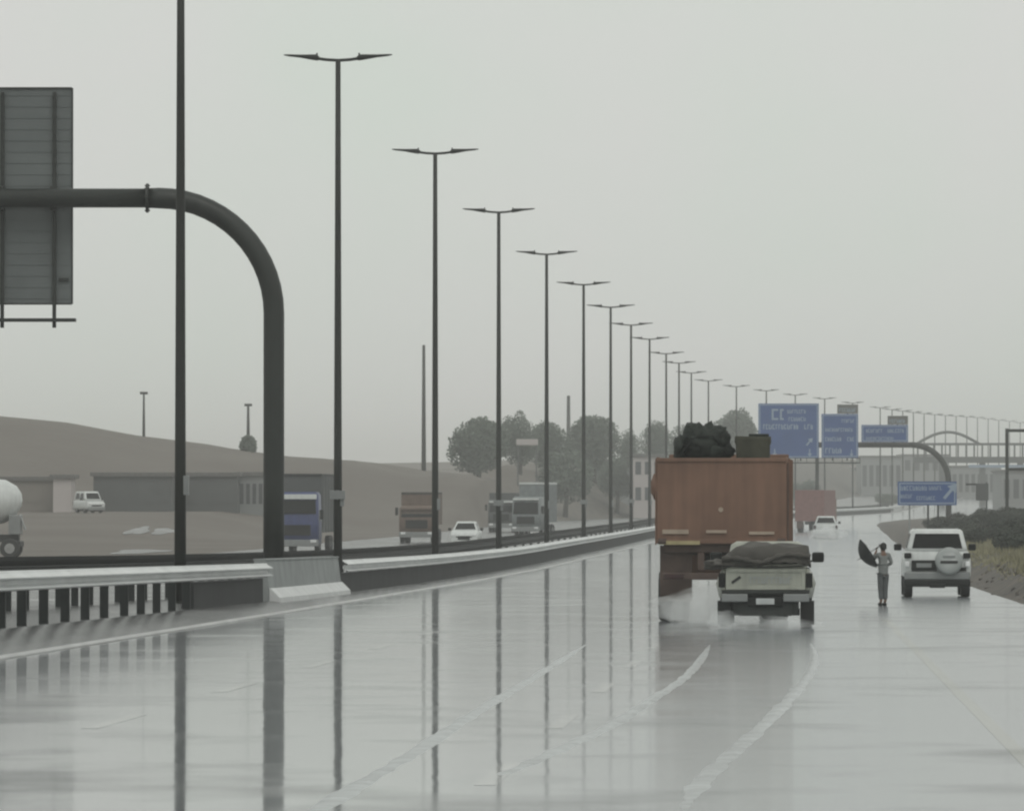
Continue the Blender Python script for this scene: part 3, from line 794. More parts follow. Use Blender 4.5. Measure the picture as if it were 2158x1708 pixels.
for k in range(5):
    if k not in used: protos[k].location = (xm(200) + 27, 200, terr(27, 200)); protos[k]["label"] = "dark scrubby shrub, one of the dense mass on the bank right of the white off-roader"
# grass: blades on the bank
gr = MB(); rs = random.Random(3)
for i in range(26000):
    d = rs.uniform(118, 330) if i % 3 else rs.uniform(120, 175); u = 20.5 + abs(rs.gauss(0, 1)) * 2.6 if i % 2 else rs.uniform(21.2, 28)
    if mnoise.noise(Vector((u * .8, d * .2, 0))) < -.12 and rs.random() < .8: continue
    X = xm(d) + u
    if CX + X / d * F > 2230: continue
    z = terr(u, d); h = rs.uniform(.12, .38) * ss(20.3, 22.2, u); a = rs.uniform(0, 6.28); w_ = .03
    if h < .05: continue
    k = len(gr.v); lx, ly = rs.uniform(-.12, .12), rs.uniform(-.12, .12)
    gr.v += [(X - w_ * math.cos(a), d - w_ * math.sin(a), z - .02), (X + w_ * math.cos(a), d + w_ * math.sin(a), z - .02), (X + lx, d + ly, z + h)]
    gr.f.append((k, k + 1, k + 2))
tag(gr.build("grass", M["dry"], fix=False), "yellowish grass growing on the bank right of the white off-roader", "grass", kind="stuff")
# stones on the brown edge of the bank
st = MB(); rs = random.Random(5)
for i in range(90):
    d = rs.uniform(118, 200); u = rs.uniform(20.0, 21.6); X = xm(d) + u; r_ = rs.uniform(.03, .09)
    st.blob((X, d, terr(u, d)), (r_ * 1.3, r_ * 1.3, r_ * .7), i, .3, 7, 5)
tag(st.build("gravel", M["bank"], smooth=True), "brown rubble along the foot of the right bank", "rubble", kind="stuff")

# ------------------------------------------------------------------ vehicles
def wheel(parent, x, y, r, w_, rimm="rim", dual=False):
    t_ = MB(); prof = [(r * .62, -w_ / 2), (r * .93, -w_ / 2), (r, -w_ * .36), (r, w_ * .36), (r * .93, w_ / 2), (r * .62, w_ / 2)]
    rings = [[(x + b_, y + a * math.cos(q), r + a * math.sin(q)) for (a, b_) in prof] for q in [2 * math.pi * k / 28 for k in range(29)]]
    wl = empty("wheel", (0, 0, 0)); wl.parent = parent
    t_.loft(rings, False).build("tyre", M["tyre"], wl)
    MB().cyl((x, y, r), (1, 0, 0), r * .63, w_ * .8, 20).build("rim", M[rimm], wl, bevel=.01)
    return wl

def car(name, loc, rz, label, cat, L=4.8, W=1.88, H=1.9, belt=1.30, hood=1.15, clear=.42, paint="wpaint", group=None,
        cab=(.02, 3.35), top=(.22, 2.75), roofw=.70, wheelr=.39, mirrors=True, face="rear", bumper="silver", tail=True):
    """rear at y=0, front at y=L, centred on x"""
    r = empty(name, loc, rz, label, cat, group); hw = W / 2; P = M[paint]
    b_ = MB(); rings = []
    for (y, k, zt, zb) in ((0.02, .95, belt * .985, clear + .06), (.10, .985, belt, clear), (.9, 1, belt, clear), (cab[1] - .1, 1, belt - .02, clear), (cab[1] + .3, .99, hood + .04, clear),
                           (L - .5, .97, hood - .04, clear), (L - .12, .93, hood - .14, clear + .02), (L, .86, hood - .3, clear + .1)):
        h = zt - zb
        rings.append([(sx * hw * k * a, y, zb + h * c) for sx, a, c in
                      ((-1, .90, 0), (-1, .99, .10), (-1, 1, .35), (-1, .985, .7), (-1, .93, .96), (-1, .86, 1), (1, .86, 1), (1, .93, .96), (1, .985, .7), (1, 1, .35), (1, .99, .10), (1, .90, 0))])
    b_.loft(rings).build("body", P, r, True, bevel=.0)
    c0, c1 = cab; t0, t1 = top; g_ = MB(); rr_ = []
    for f in (0, .25, .55, .8, .93, 1):
        # straight sides up to .8, then the roof curves in
        hx = hw * .90 + (roofw - hw * .90) * min(f / .93, 1) * .96 - (.07 if f == 1 else 0)
        ya = c0 + (t0 - c0) * min(f / .93, 1) + (.12 if f == 1 else 0); yb = c1 + (t1 - c1) * min(f / .93, 1) - (.15 if f == 1 else 0)
        rr_.append(rrect(0, (ya + yb) / 2, hx, (yb - ya) / 2, .13, belt - .03 + (H - belt + .03) * f))
    g_.loft(rr_).build("cabin", P, r, True)
    def face_pt(f, sx, end):   # point on the cabin front/rear face
        hx = (hw * .90 + (roofw - hw * .90) * min(f / .93, 1) * .96)
        y = (c0 + (t0 - c0) * min(f / .93, 1)) if end == 0 else (c1 + (t1 - c1) * min(f / .93, 1))
        return hx, y, belt - .03 + (H - belt + .03) * f
    for end, nm in ((0, "rear_window"), (1, "windscreen")):
        f0, f1 = (.16, .80); ha, ya, za = face_pt(f0, 1, end); hb, yb, zb = face_pt(f1, 1, end); s_ = -1 if end == 0 else 1
        q = [(-ha + .13, ya + .004 * s_, za), (ha - .13, ya + .004 * s_, za), (hb - .12, yb + .004 * s_, zb), (-hb + .12, yb + .004 * s_, zb)]
        if end: q = [q[1], q[0], q[3], q[2]]
        MB().panel(q, .012).build(nm, M["glass"], r, bevel=.0)
    for s_ in (-1, 1):
        for (ya, yb) in ((c0 + .35, (c0 + c1) / 2 - .06), ((c0 + c1) / 2, c1 - .55)):
            ha = face_pt(.16, 1, 0)[0]; hb = face_pt(.8, 1, 0)[0]; za = face_pt(.16, 1, 0)[2]; zb = face_pt(.8, 1, 0)[2]
            q = [(s_ * ha, ya, za), (s_ * ha, yb, za), (s_ * hb, yb - .12, zb), (s_ * hb, ya + .12, zb)]
            if s_ < 0: q = [q[1], q[0], q[3], q[2]]
            MB().panel(q, .012).build("side_window", M["glass"], r)
    MB().bb(-hw + .04, hw - .04, -.06, .12, clear - .02, clear + .20).build("rear_bumper", M[bumper], r, bevel=.04)
    MB().bb(-hw + .08, hw - .08, L - .08, L + .06, clear - .08, clear + .20).build("front_bumper", M[bumper] if face == "rear" else P, r, bevel=.04)
    u_ = MB(); u_.bb(-hw + .28, hw - .28, .2, L - .3, clear - .16, clear + .02); u_.build("underbody", M["chassis"], r)
    MB().bb(-hw * .55, hw * .55, L - .02, L + .015, clear + .25, hood - .36).build("grille", M["dark"], r, bevel=.01)
    if face == "front": MB().bb(-hw * .42, hw * .42, L + .055, L + .075, clear + .10, hood - .34).build("lower_grille", M["dark"], r, bevel=.02)
    for s_ in (-1, 1):
        MB().box((s_ * hw * .72, L - .05, hood - .32), (.32, .10, .17)).build("headlight", M["lampw"], r, bevel=.03)
        if tail: MB().box((s_ * (hw - .12), .0, belt - .30), (.17, .10, .34)).build("tail_lamp", M["lampred"], r, bevel=.03)
        if mirrors:
            MB().box((s_ * (hw + .10), cab[1] - .55, belt + .08), (.22, .12, .19)).build("mirror", M["dark"], r, bevel=.04)
        for y in (.85, L - .92): wheel(r, s_ * (hw - .15), y, wheelr, .25)
    return r

# white off-roader at the right
dS = 158.5; XS = at(1975, dS)
suv = car("off_roader", (XS, dS, zr(dS) + .02), -math.atan(.05), "white off-road car seen from behind with a covered spare wheel on its tailgate", "off-roader",
          L=4.85, W=1.9, H=1.90, belt=1.30, hood=1.2, clear=.52, roofw=.70, wheelr=.40, tail=False)
sw = MB(); prof = [(.0, -.19), (.30, -.185), (.36, -.15), (.385, -.08), (.385, .02), (.36, .04), (.0, .04)]
rings = [[(.32 + a * math.cos(q), b_ - .08, 1.02 + a * math.sin(q)) for (a, b_) in prof] for q in [2 * math.pi * k / 36 for k in range(37)]]
spare = sw.loft(rings, False).build("spare_wheel_cover", M["wcover"], suv, True)
MB().bb(.08, .56, -.285, -.262, .96, 1.03).build("cover_emblem", M["chassis"], spare)
MB().bb(.15, .49, -.28, -.262, 1.12, 1.17).build("cover_emblem", M["silver"], spare)
MB().bb(-.72, .0, -.035, .03, .74, 1.04).build("plate_recess", M["dark"], suv, bevel=.02)
MB().bb(-.58, -.16, -.055, -.036, .84, .96).build("number_plate", M["silver"], suv)
for s_ in (-1, 1):
    l_ = MB().box((s_ * .82, .0, 1.17), (.20, .12, .15)); l_.build("tail_lamp", M["dark"], suv, bevel=.03)
    MB().box((s_ * .84, -.01, .93), (.13, .12, .16)).build("reversing_lamp", M["lampw"], suv, bevel=.04)
MB().bb(-.92, .92, -.075, .3, .30, .51).build("lower_valance", M["dark"], suv, bevel=.05)
MB().bb(-.22, .22, -.12, .0, .27, .40).build("tow_hitch", M["dark"], suv, bevel=.03)
MB().bb(.35, .80, -.062, -.03, .74, .84).build("black_trim", M["dark"], suv)
for s_ in (-1, 1):
    MB().tube([(s_ * .60, .5, 1.905), (s_ * .60, 2.4, 1.905)], .02, 6).build("roof_rack", M["silver"], suv)

# ------------- loaded pickup
dP = 109; XP = at(1613, dP)
pk = empty("pickup_truck", (XP, dP, zr(dP) + .02), -math.atan(.05) - .005, "old beige-grey pickup seen from behind, close behind the red truck", "pickup")
def pickup(r):
    P = M["beige"]
    b_ = MB()
    b_.bb(-.76, .76, 0, .05, .74, 1.14)                      # tailgate panel, recessed frame drawn by ribs
    tg = b_.build("tailgate", P, r, bevel=.015)
    f = MB(); f.bb(-.76, .76, -.018, 0, 1.07, 1.14); f.bb(-.76, .76, -.018, 0, .74, .80); f.bb(-.76, -.69, -.018, 0, .80, 1.07); f.bb(.69, .76, -.018, 0, .80, 1.07)
    f.build("pressed_frame", M["conclight"] if False else P, tg, bevel=.006)
    rs_ = random.Random(4); wl = MB(); word(wl, -.30, .50, .86, .13, -.006, rs_); wl.build("lettering", M["wcover"], tg)
    MB().box((-.56, -.008, .93), (.20, .014, .05), Matrix.Rotation(R(-35), 3, 'Y')).build("stripe", M["chassis"], tg)
    for s_ in (-1, 1):
        q = MB(); rings = []
        for (y, k) in ((0, 0), (.2, .03), (.7, .10), (1.3, .10), (1.9, .03), (2.35, .02)):
            rings.append([(s_ * a, y, z) for a, z in ((.77, .60), (.80 + k, .58), (.86 + k, .85), (.84 + k * .5, 1.05), (.82, 1.14), (.77, 1.14))])
        q.loft(rings).build("bed_side", P, r, True)
        MB().bb(s_ * .835 - .065, s_ * .835 + .065, -.03, .02, .78, 1.06).build("tail_lamp", M["lampred"] if False else M["dark"], r, bevel=.02)
        for y in (1.0, 4.0): wheel(r, s_ * .77, y, .35, .22)
        m_ = MB(); m_.box((s_ * 1.0, 2.95, 1.33), (.24, .10, .20)); m_.build("mirror", M["dark"], r, bevel=.04)
        MB().tube([(s_ * .78, 3.0, 1.2), (s_ * .95, 2.95, 1.3)], .018, 6).build("mirror_arm", M["dark"], r)
        MB().bb(s_ * .80 - .13, s_ * .80 + .13, .62, .645, .06, .52).build("mud_flap", M["tyre"], r)
    MB().bb(-.76, .76, .05, 2.35, .62, .72).build("bed_floor", M["pickdark"], r)
    MB().bb(-.84, .84, -.02, .04, .67, .735).build("rear_sill", M["pickdark"], r)
    # bumper: two pale ends and a dropped centre
    for s_ in (-1, 1): MB().bb(min(s_ * .34, s_ * .84), max(s_ * .34, s_ * .84), -.13, .0, .51, .66).build("bumper_end", M["silver"], r, bevel=.02)
    MB().bb(-.34, .34, -.09, .0, .42, .60).build("bumper_centre", M["dark"], r, bevel=.02)
    MB().bb(-.18, .17, -.105, -.091, .46, .575).build("number_plate", M["plate"], r, bevel=.01)
    u_ = MB(); u_.bb(-.62, .62, .05, 4.4, .26, .60); u_.bb(-.5, .5, -.02, .2, .24, .48); u_.cyl((0, .9, .30), (1, 0, 0), .07, 1.3); u_.blob((.05, .9, .28), (.16, .16, .14), 1, .05); u_.build("underbody", M["pickdark"], r)
    # cab and hood
    c_ = MB(); c_.loft([rrect(0, 3.15, .80, .78, .1, .62), rrect(0, 3.15, .80, .78, .1, 1.12), rrect(0, 3.05, .70, .60, .14, 1.58), rrect(0, 3.05, .60, .50, .14, 1.64)]); c_.build("cab", P, r, True)
    MB().panel([(-.60, 2.41, 1.2), (.60, 2.41, 1.2), (.56, 2.455, 1.5), (-.56, 2.455, 1.5)], .03).build("rear_window", M["glass"], r)
    h_ = MB(); h_.loft([[(sx * .78 * k, y, z) for sx, z in ((-1, .55), (-1, zt - .1), (-.9, zt), (.9, zt), (1, zt - .1), (1, .55))] for (y, k, zt) in ((3.85, 1, 1.08), (4.6, .97, 1.03), (4.85, .92, .92))]); h_.build("hood", P, r)
    MB().bb(-.8, .8, 4.86, 4.98, .42, .62).build("front_bumper", M["silver"], r, bevel=.03)
pickup(pk)
# its load: a lumpy tarpaulin bundle (a thing of its own, it rests in the bed)
ld = empty("tarpaulin_load", (XP, dP, zr(dP) + .02), -math.atan(.05) - .005, "grey-brown tarpaulin draped over the load in the pickup's bed", "tarpaulin load")
tb = MB(); rings = []
def tarp_h(x, y):
    t_ = (x + .85) / 1.72
    base = interp([(0, .12), (.08, .28), (.18, .42), (.30, .47), (.6, .47), (.8, .44), (.96, .43), (1, .34)], t_)
    return 1.155 + base * (1 - .10 * abs(y - 1.1)) + .035 * mnoise.noise(Vector((x * 3.2, y * 2.5, 2))) + .03 * math.sin(x * 9 + y * 3)
NX, NY = 34, 20
for j in range(NY + 1):
    y = -.05 + 2.3 * j / NY; row = []
    for i in range(NX + 1):
        x = -.85 + 1.72 * i / NX; z = tarp_h(x, y); e = min(i, NX - i, 2) / 2
        if j in (0, NY): z = 1.15 + (z - 1.15) * .18 + .05 * math.sin(x * 4.1) + .03 * mnoise.noise(Vector((x * 6, 0, 0)))
        if j == 1: z = 1.15 + (z - 1.15) * .80
        if e == 0: z = 1.16 - .03 * mnoise.noise(Vector((y * 3, 1, 1)))
        row.append((x, y - (.06 * math.sin(x * 5) if j == 0 else 0), z))
    tb.v += row
for j in range(NY):
    for i in range(NX):
        a = j * (NX + 1) + i; tb.f.append((a, a + 1, a + NX + 2, a + NX + 1))
cv = tb.build("cover", M["tarp"], ld, True)
so = cv.modifiers.new("thick", 'SOLIDIFY'); so.thickness = .02
# sagging fold hanging over the tailgate, and the loose corner at the left
fo = MB(); top_, bot = [], []
for i in range(31):
    x = -.84 + 1.70 * i / 30; zz = 1.36 - .16 * math.exp(-((x + .08) / .33) ** 2) + .05 * math.sin(x * 3 + 1)
    top_.append((x, -.06 - .03 * math.cos(x * 4), zz + .06)); bot.append((x, -.09 - .03 * math.cos(x * 4), zz - .0))
fo.tube([((a[0]), a[1], (a[2] + b_[2]) / 2) for a, b_ in zip(top_, bot)], [.03 + .028 * math.sin(i * .9) ** 2 for i in range(31)], 8)
fo.build("hanging_fold", M["tarp"], ld, True)
lc = MB(); lc.blob((-.93, .3, 1.22), (.24, .45, .10), 3, .25); lc.blob((-1.02, .35, 1.20), (.12, .3, .06), 4, .3); lc.build("loose_corner", M["tarp"], ld, True)
rp = MB().tube([(-.86, -.085, 1.2), (-.3, -.12, 1.17), (.3, -.12, 1.17), (.87, -.085, 1.21)], .014, 6); rp.build("rope", M["dark"], ld, True)

# ------------- red-brown truck
dT = 117; XT_ = at(1521, dT)
tk = empty("tipper_truck", (XT_, dT, zr(dT) + .02), -math.atan(.05) - .012, "big red-brown truck seen from behind, driving in the flood in front of the pickup", "truck")
def truck(r):
    hw = 1.345; zt = 3.38; zb = 1.60; L = 6.2
    b_ = MB()
    b_.bb(-hw, hw, 0, .06, zb, zt - .02)
    # slight bulge of the rear door in the photo's left edge
    b_.build("rear_door", M["rust"], r, bevel=.02)
    s = MB()
    for q in (-1, 1):
        s.bb(min(q * hw, q * (hw - .05)), max(q * hw, q * (hw - .05)), .062, L, zb, zt)
    s.bb(-hw + .05, hw - .05, L - .06, L, zb, zt + .1)
    s.build("side_wall", M["rust"], r, bevel=.02)
    MB().bb(-hw + .05, hw - .05, .062, L - .06, zb - .02, zb + .08).build("floor", M["rustdark"], r)
    ro = MB(); ro.bb(-hw + .055, hw - .055, .065, L - .065, zt - .16, zt - .08); ro.build("cover_sheet", M["rustdark"], r)
    for q in (-1, 1):                                             # corner posts, hinges, ribs
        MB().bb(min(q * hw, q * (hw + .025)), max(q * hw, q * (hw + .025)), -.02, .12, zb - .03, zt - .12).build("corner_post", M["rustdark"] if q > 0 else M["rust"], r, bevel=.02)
        for k in range(7):
            y = .6 + .85 * k; MB().bb(min(q * hw, q * (hw + .045)), max(q * hw, q * (hw + .045)), y, y + .07, zb, zt - .03).build("rib", M["rust"], r)
        MB().cyl((q * (hw - .12), -.03, zb + .05), (1, 0, 0), .06, .16, 12).build("hinge", M["rustdark"], r)
    MB().blob((-hw - .03, .1, 2.78), (.09, .12, .26), 2, .1).build("latch_handle", M["rust"], r, True)
    fr = MB(); fr.bb(-hw, hw, -.03, 0, zt - .10, zt - .02); fr.bb(-hw, hw, -.028, 0, zb, zb + .09); fr.build("door_rim", M["rustdark"] if False else M["rust"], r, bevel=.01)
    for (x0, x1, z0, z1, m_, nm) in ((-1.22, -.68, zb + .20, zb + .29, "tapew", 0), (.56, 1.08, zb + .19, zb + .25, "tapew", 0), (-.32, .10, zb + .22, zb + .28, "tapew", 0), (-1.28, -.45, zb - .02, zb + .06, "tapey", 0)):
        MB().bb(x0, x1, -.042, -.0285 if z0 < zb + .1 else -.002, z0, z1).build("reflective_strip", M[m_], r)
    MB().cyl((-.02, -.012, zb + .70), (0, 1, 0), .05, .024, 12).build("round_reflector", M["tapew"], r)
    # chassis, rear cross-member, lamps, mud flaps
    c_ = MB(); c_.bb(-.5, -.36, .1, 8.3, 1.05, 1.42); c_.bb(.36, .5, .1, 8.3, 1.05, 1.42); c_.bb(-1.2, 1.2, .12, .24, 1.42, 1.58)
    for y in (.9, 2.2, 3.6, 5.2): c_.bb(-1.1, 1.1, y, y + .16, 1.36, 1.58)
    c_.build("chassis", M["rustdark"], r, bevel=.01)
    MB().bb(-1.22, 1.22, -.02, .10, .86, 1.0).build("rear_crossbar", M["rustdark"], r, bevel=.02)
    for q in (-1, 1):
        MB().bb(min(q * .62, q * 1.28), max(q * .62, q * 1.28), .28, .30, .42, 1.56).build("mud_flap", M["rustdark"], r)
        MB().bb(min(q * .78, q * 1.18), max(q * .78, q * 1.18), -.06, -.021, .88, .98).build("tail_lamp", M["lampred"], r, bevel=.01)
        for y in (1.0, 2.35, 7.2):
            if y < 5: wheel(r, q * .88, y, .52, .27); wheel(r, q * 1.19, y, .52, .27)
            else: wheel(r, q * 1.08, y, .52, .30)
    cb = MB(); cb.loft([rrect(0, 7.3, 1.22, .95, .1, .85), rrect(0, 7.3, 1.22, .95, .1, 1.9), rrect(0, 7.25, 1.15, .85, .15, 2.95), rrect(0, 7.25, 1.0, .7, .15, 3.08)])
    cb.build("cab", M["rust"], r, True)
    MB().bb(-1.0, 1.0, 8.20, 8.27, 1.95, 2.6).build("windscreen", M["glass"], r)
    for q in (-1,): MB().box((q * 1.36, 8.1, 2.15), (.22, .08, .45)).build("mirror", M["dark"], r, bevel=.03)
truck(tk)
def on_truck(name, x, y0, label, cat):
    o = empty(name, tuple(Vector((XT_, dT, zr(dT) + .02)) + Matrix.Rotation(-math.atan(.05) - .012, 3, 'Z') @ Vector((x, y0, 3.28))), -math.atan(.05), label, cat); return o
zbt = 0.0
o = on_truck("tarpaulin_bundle", -.42, 1.6, "dark green lumpy tarpaulin bundle lying on top of the red truck's load", "bundle")
m_ = MB(); m_.blob((.06, 0, .40), (.47, .7, .40), 1, .22, freq=3); m_.blob((-.20, .2, .52), (.28, .5, .26), 2, .3, freq=3); m_.blob((.36, -.1, .45), (.20, .4, .27), 5, .3, freq=3); m_.blob((.10, 0, .22), (.5, .75, .22), 6, .15)
m_.build("cloth", M["green"], o, True)
m_ = MB(); m_.blob((-.48, 0, .30), (.14, .5, .27), 3, .2); m_.build("side_roll", M["green"], o, True)
MB().tube([(-.5, -.55, .12), (-.2, -.62, .5), (.2, -.64, .55), (.5, -.5, .15)], .015, 6).build("rope", M["dark"], o, True)
o = on_truck("canvas_crate", .62, 1.2, "olive canvas-covered box on top of the red truck, right of the green bundle", "covered box")
m_ = MB(); rings = []
for k in range(9):
    z = .05 + .47 * k / 8; rings.append([(p[0] * (1 + .04 * mnoise.noise(Vector((p[0] * 6, p[1] * 4, z * 6)))), p[1], z + .03 * mnoise.noise(Vector((p[0] * 4, p[1] * 4, 4)))) for p in rrect(0, 0, .35 + (.02 if k > 5 else 0), .5, .06, z)])
m_.loft(rings); m_.build("canvas", M["olive"], o, True)
m_ = MB(); m_.box((.12, -.02, .555), (.42, .9, .06)); m_.build("lid", M["green"], o, bevel=.02)
m_ = MB(); m_.bb(.20, .30, -.4, .4, -.03, .06); m_.bb(-.30, -.2, -.4, .4, -.03, .06); m_.build("foot", M["dark"], o)

# ------------- oncoming lorries and far traffic
def lorry(name, x, d, label, cabm, bodym, cat="truck", rz=None, cabh=3.1, bodyh=3.6, W=2.45, L=9.0, topm=None, visor="wpaint", bodyback=0.0, bodyz=1.2, wz=1.85, vis=.16):
    """front faces the camera (front at y=0, tail away)"""
    X = at(x, d); r = empty(name, (X, d, zr(d) + .02), -math.atan(slope(d)) if rz is None else rz, label, cat); hw = W / 2
    c_ = MB(); c_.loft([rrect(0, 1.0, hw, 1.0, .12, .55), rrect(0, 1.0, hw, 1.0, .12, 1.75), rrect(0, 1.06, hw * .97, .92, .16, cabh - .18), rrect(0, 1.08, hw * .88, .82, .16, cabh)])
    c_.build("cab", M[cabm], r, True)
    MB().panel([(-hw * .88, -.015, wz), (hw * .88, -.015, wz), (hw * .84, .125, cabh - .48), (-hw * .84, .125, cabh - .48)], .02).build("windscreen", M["glass"], r)
    MB().bb(-hw * .9, hw * .9, -.12, .10, cabh - .14 - vis, cabh - .14).build("sun_visor", M[visor], r, bevel=.02)
    MB().bb(-hw * .62, hw * .62, -.05, -.0, 1.05, 1.65).build("grille", M["dark"], r, bevel=.01)
    MB().bb(-hw, hw, -.14, .05, .42, .80).build("bumper", M["silver"], r, bevel=.03)
    for s_ in (-1, 1):
        MB().box((s_ * hw * .76, -.15, .72), (.34, .06, .17)).build("headlight", M["lampw"], r, bevel=.02)
        MB().box((s_ * (hw + .17), .1, 2.25), (.2, .1, .55)).build("mirror", M["dark"], r, bevel=.03)
        MB().panel([(s_ * hw * 1.0, .4, 1.85), (s_ * hw * 1.0, 1.3, 1.85), (s_ * hw * .985, 1.25, 2.5), (s_ * hw * .985, .5, 2.5)][::s_], .015).build("side_window", M["glass"], r)
        for y in (1.15, L - 2.3, L - 1.1): wheel(r, s_ * (hw - .16), y, .5, .3)
    MB().bb(-.5, .5, 1.5, L, .75, 1.1).build("chassis", M["chassis"], r)
    b_ = MB(); b_.bb(-hw, hw, 2.15 + bodyback, L, bodyz, bodyh)
    bo = b_.build("cargo_body", M[bodym], r, bevel=.03)
    if topm: MB().bb(-hw, hw, 2.1 + bodyback, L + .02, bodyh, bodyh + .16).build("cargo_roof", M[topm], r, bevel=.02)
    for k in range(5):
        y = 2.6 + bodyback + (L - 3 - bodyback) * k / 4
        for s_ in (-1, 1): MB().bb(min(s_ * hw, s_ * (hw + .03)), max(s_ * hw, s_ * (hw + .03)), y, y + .08, bodyz, bodyh - .02).build("rib", M[bodym], bo)
    return r
lorry("blue_lorry", 627, 328, "blue-fronted lorry with a white roof visor and dark load, partly hidden by the gantry post", "bluecab", "walld", cabh=3.55, bodyh=4.45, L=10, topm="chassis", wz=2.3, vis=.28)
lorry("tipper_truck", 878, 402, "brown tipper coming the other way beside the third lamp post", "browncab", "browncab", cabh=2.65, bodyh=3.45, W=2.5, L=8, visor="browncab", bodyz=1.3, topm="tarp")
g_ = lorry("box_lorry", 1108, 470, "grey lorry with a white roof edge behind the fourth and fifth lamp posts", "greycab", "greycab", rz=-.30, cabh=3.3, bodyh=4.3, W=2.45, L=4.9, topm="wpaint")
lorry("dump_truck", 1056, 520, "dark truck with a tall dark front just behind the grey lorry", "walld", "walld", cabh=3.0, bodyh=3.6, W=2.4, L=8)
car("white_car", (at(987, 386), 386, zr(386) + .02), math.pi - math.atan(slope(386)), "white car with a dark grille coming the other way, right of the brown tipper", "car", L=4.6, W=1.95, H=1.62, belt=1.02, hood=1.0, clear=.30,
    cab=(.5, 3.3), top=(1.0, 2.5), roofw=.62, wheelr=.36, mirrors=True, face="front")
# traffic ahead in the haze
car("white_car", (at(1740, 450), 450, zr(450) + .02), -math.atan(slope(450)), "small white car driving ahead in the haze, right of the red truck", "car", L=4.6, W=1.95, H=1.75, belt=1.15, hood=1.05, clear=.38, roofw=.66)
def far_truck():
    d = 520; X = at(1706, d)
    r = empty("tipper_truck", (X, d, zr(d) + .02), -math.atan(slope(d)) - .13, "hazy pinkish-red truck far ahead, directly beyond the small white car", "truck")
    MB().bb(-1.35, 1.35, 0, 8, 1.0, 3.85).build("cargo_body", mat("faded_red_paint", (.20, .10, .09), .7), r, bevel=.03)
    for k in range(6): MB().bb(1.25, 1.3, .4 + 1.4 * k, .5 + 1.4 * k, 1.0, 3.45).build("rib", M["rust"], r)
    MB().bb(-1.2, 1.2, 8.2, 10, .9, 3.1).build("cab", M["rust"], r, bevel=.1)
    MB().bb(-.45, .45, 0, 9.5, .7, .98).build("chassis", M["chassis"], r)
    for q in (-1, 1):
        for y in (1.0, 2.3, 9.0): wheel(r, q * 1.05, y, .5, .32)
        MB().bb(min(q * .6, q * 1.2), max(q * .6, q * 1.2), -.02, .0, .35, 1.0).build("mud_flap", M["rustdark"], r)
far_truck()
# parked white van on the lot
dv = 497; Xv = at(172, dv)
car("white_van", (Xv, dv, terr(Xv - xm(dv), dv)), math.pi + .45, "small white vehicle parked at the left end of the dark shed", "van", L=3.6, W=1.7, H=1.85, belt=1.1, hood=1.05, clear=.3, cab=(.1, 2.9), top=(.2, 2.4), roofw=.66, wheelr=.33)

# concrete mixer cut by the left edge
def mixer():
    d = 303; Xr = at(49, d); r = empty("concrete_mixer", (Xr, d, zr(d) + .02), 0, "concrete mixer lorry with a white drum, cut by the left edge", "mixer lorry")
    dr = MB(); prof = [(-.55, .0), (-.5, .35), (-.25, .75), (.3, 1.12), (1.2, 1.3), (2.4, 1.3), (3.4, 1.05), (3.9, .75), (4.0, 0)]
    rings = []
    for k in range(29):
        q = 2 * math.pi * k / 28; rings.append([(-(.6 + a), b_ * math.cos(q), 3.05 - .10 * a + b_ * math.sin(q) * 1.0) for a, b_ in prof])
    dr.loft(rings, False).build("drum", M["wpaint"], r, True)
    MB().bb(-8.0, -.2, -.45, .45, .85, 1.25).build("chassis", M["chassis"], r)
    MB().bb(-.7, -.1, -.9, .9, 1.25, 2.3).build("rear_frame", M["silver"], r, bevel=.05)
    MB().bb(-.75, -.05, -1.1, 1.1, .6, .9).build("fender", M["chassis"], r, bevel=.05)
    MB().panel([(-.2, -.3, 2.3), (.1, -.3, 1.5), (.1, .3, 1.5), (-.2, .3, 2.3)], .05).build("chute", M["silver"], r)
    for x in (-.62, -1.9, -6.8):
        for q in (-1, 1):
            wl = empty("wheel", (0, 0, 0)); wl.parent = r
            MB().cyl((x, q * 1.05, .52), (0, 1, 0), .52, .3, 24).build("tyre", M["tyre"], wl, bevel=.04)
            MB().cyl((x, q * 1.05 + q * .14, .52), (0, 1, 0), .27, .08, 16).build("rim", M["rim"], wl)
    MB().bb(-8.4, -6.2, -1.2, 1.2, .7, 2.9).build("cab", M["wpaint"], r, bevel=.12)
    MB().bb(-7.9, -6.9, -1.215, -1.202, 1.9, 2.6).build("side_window", M["glass"], r)
mixer()

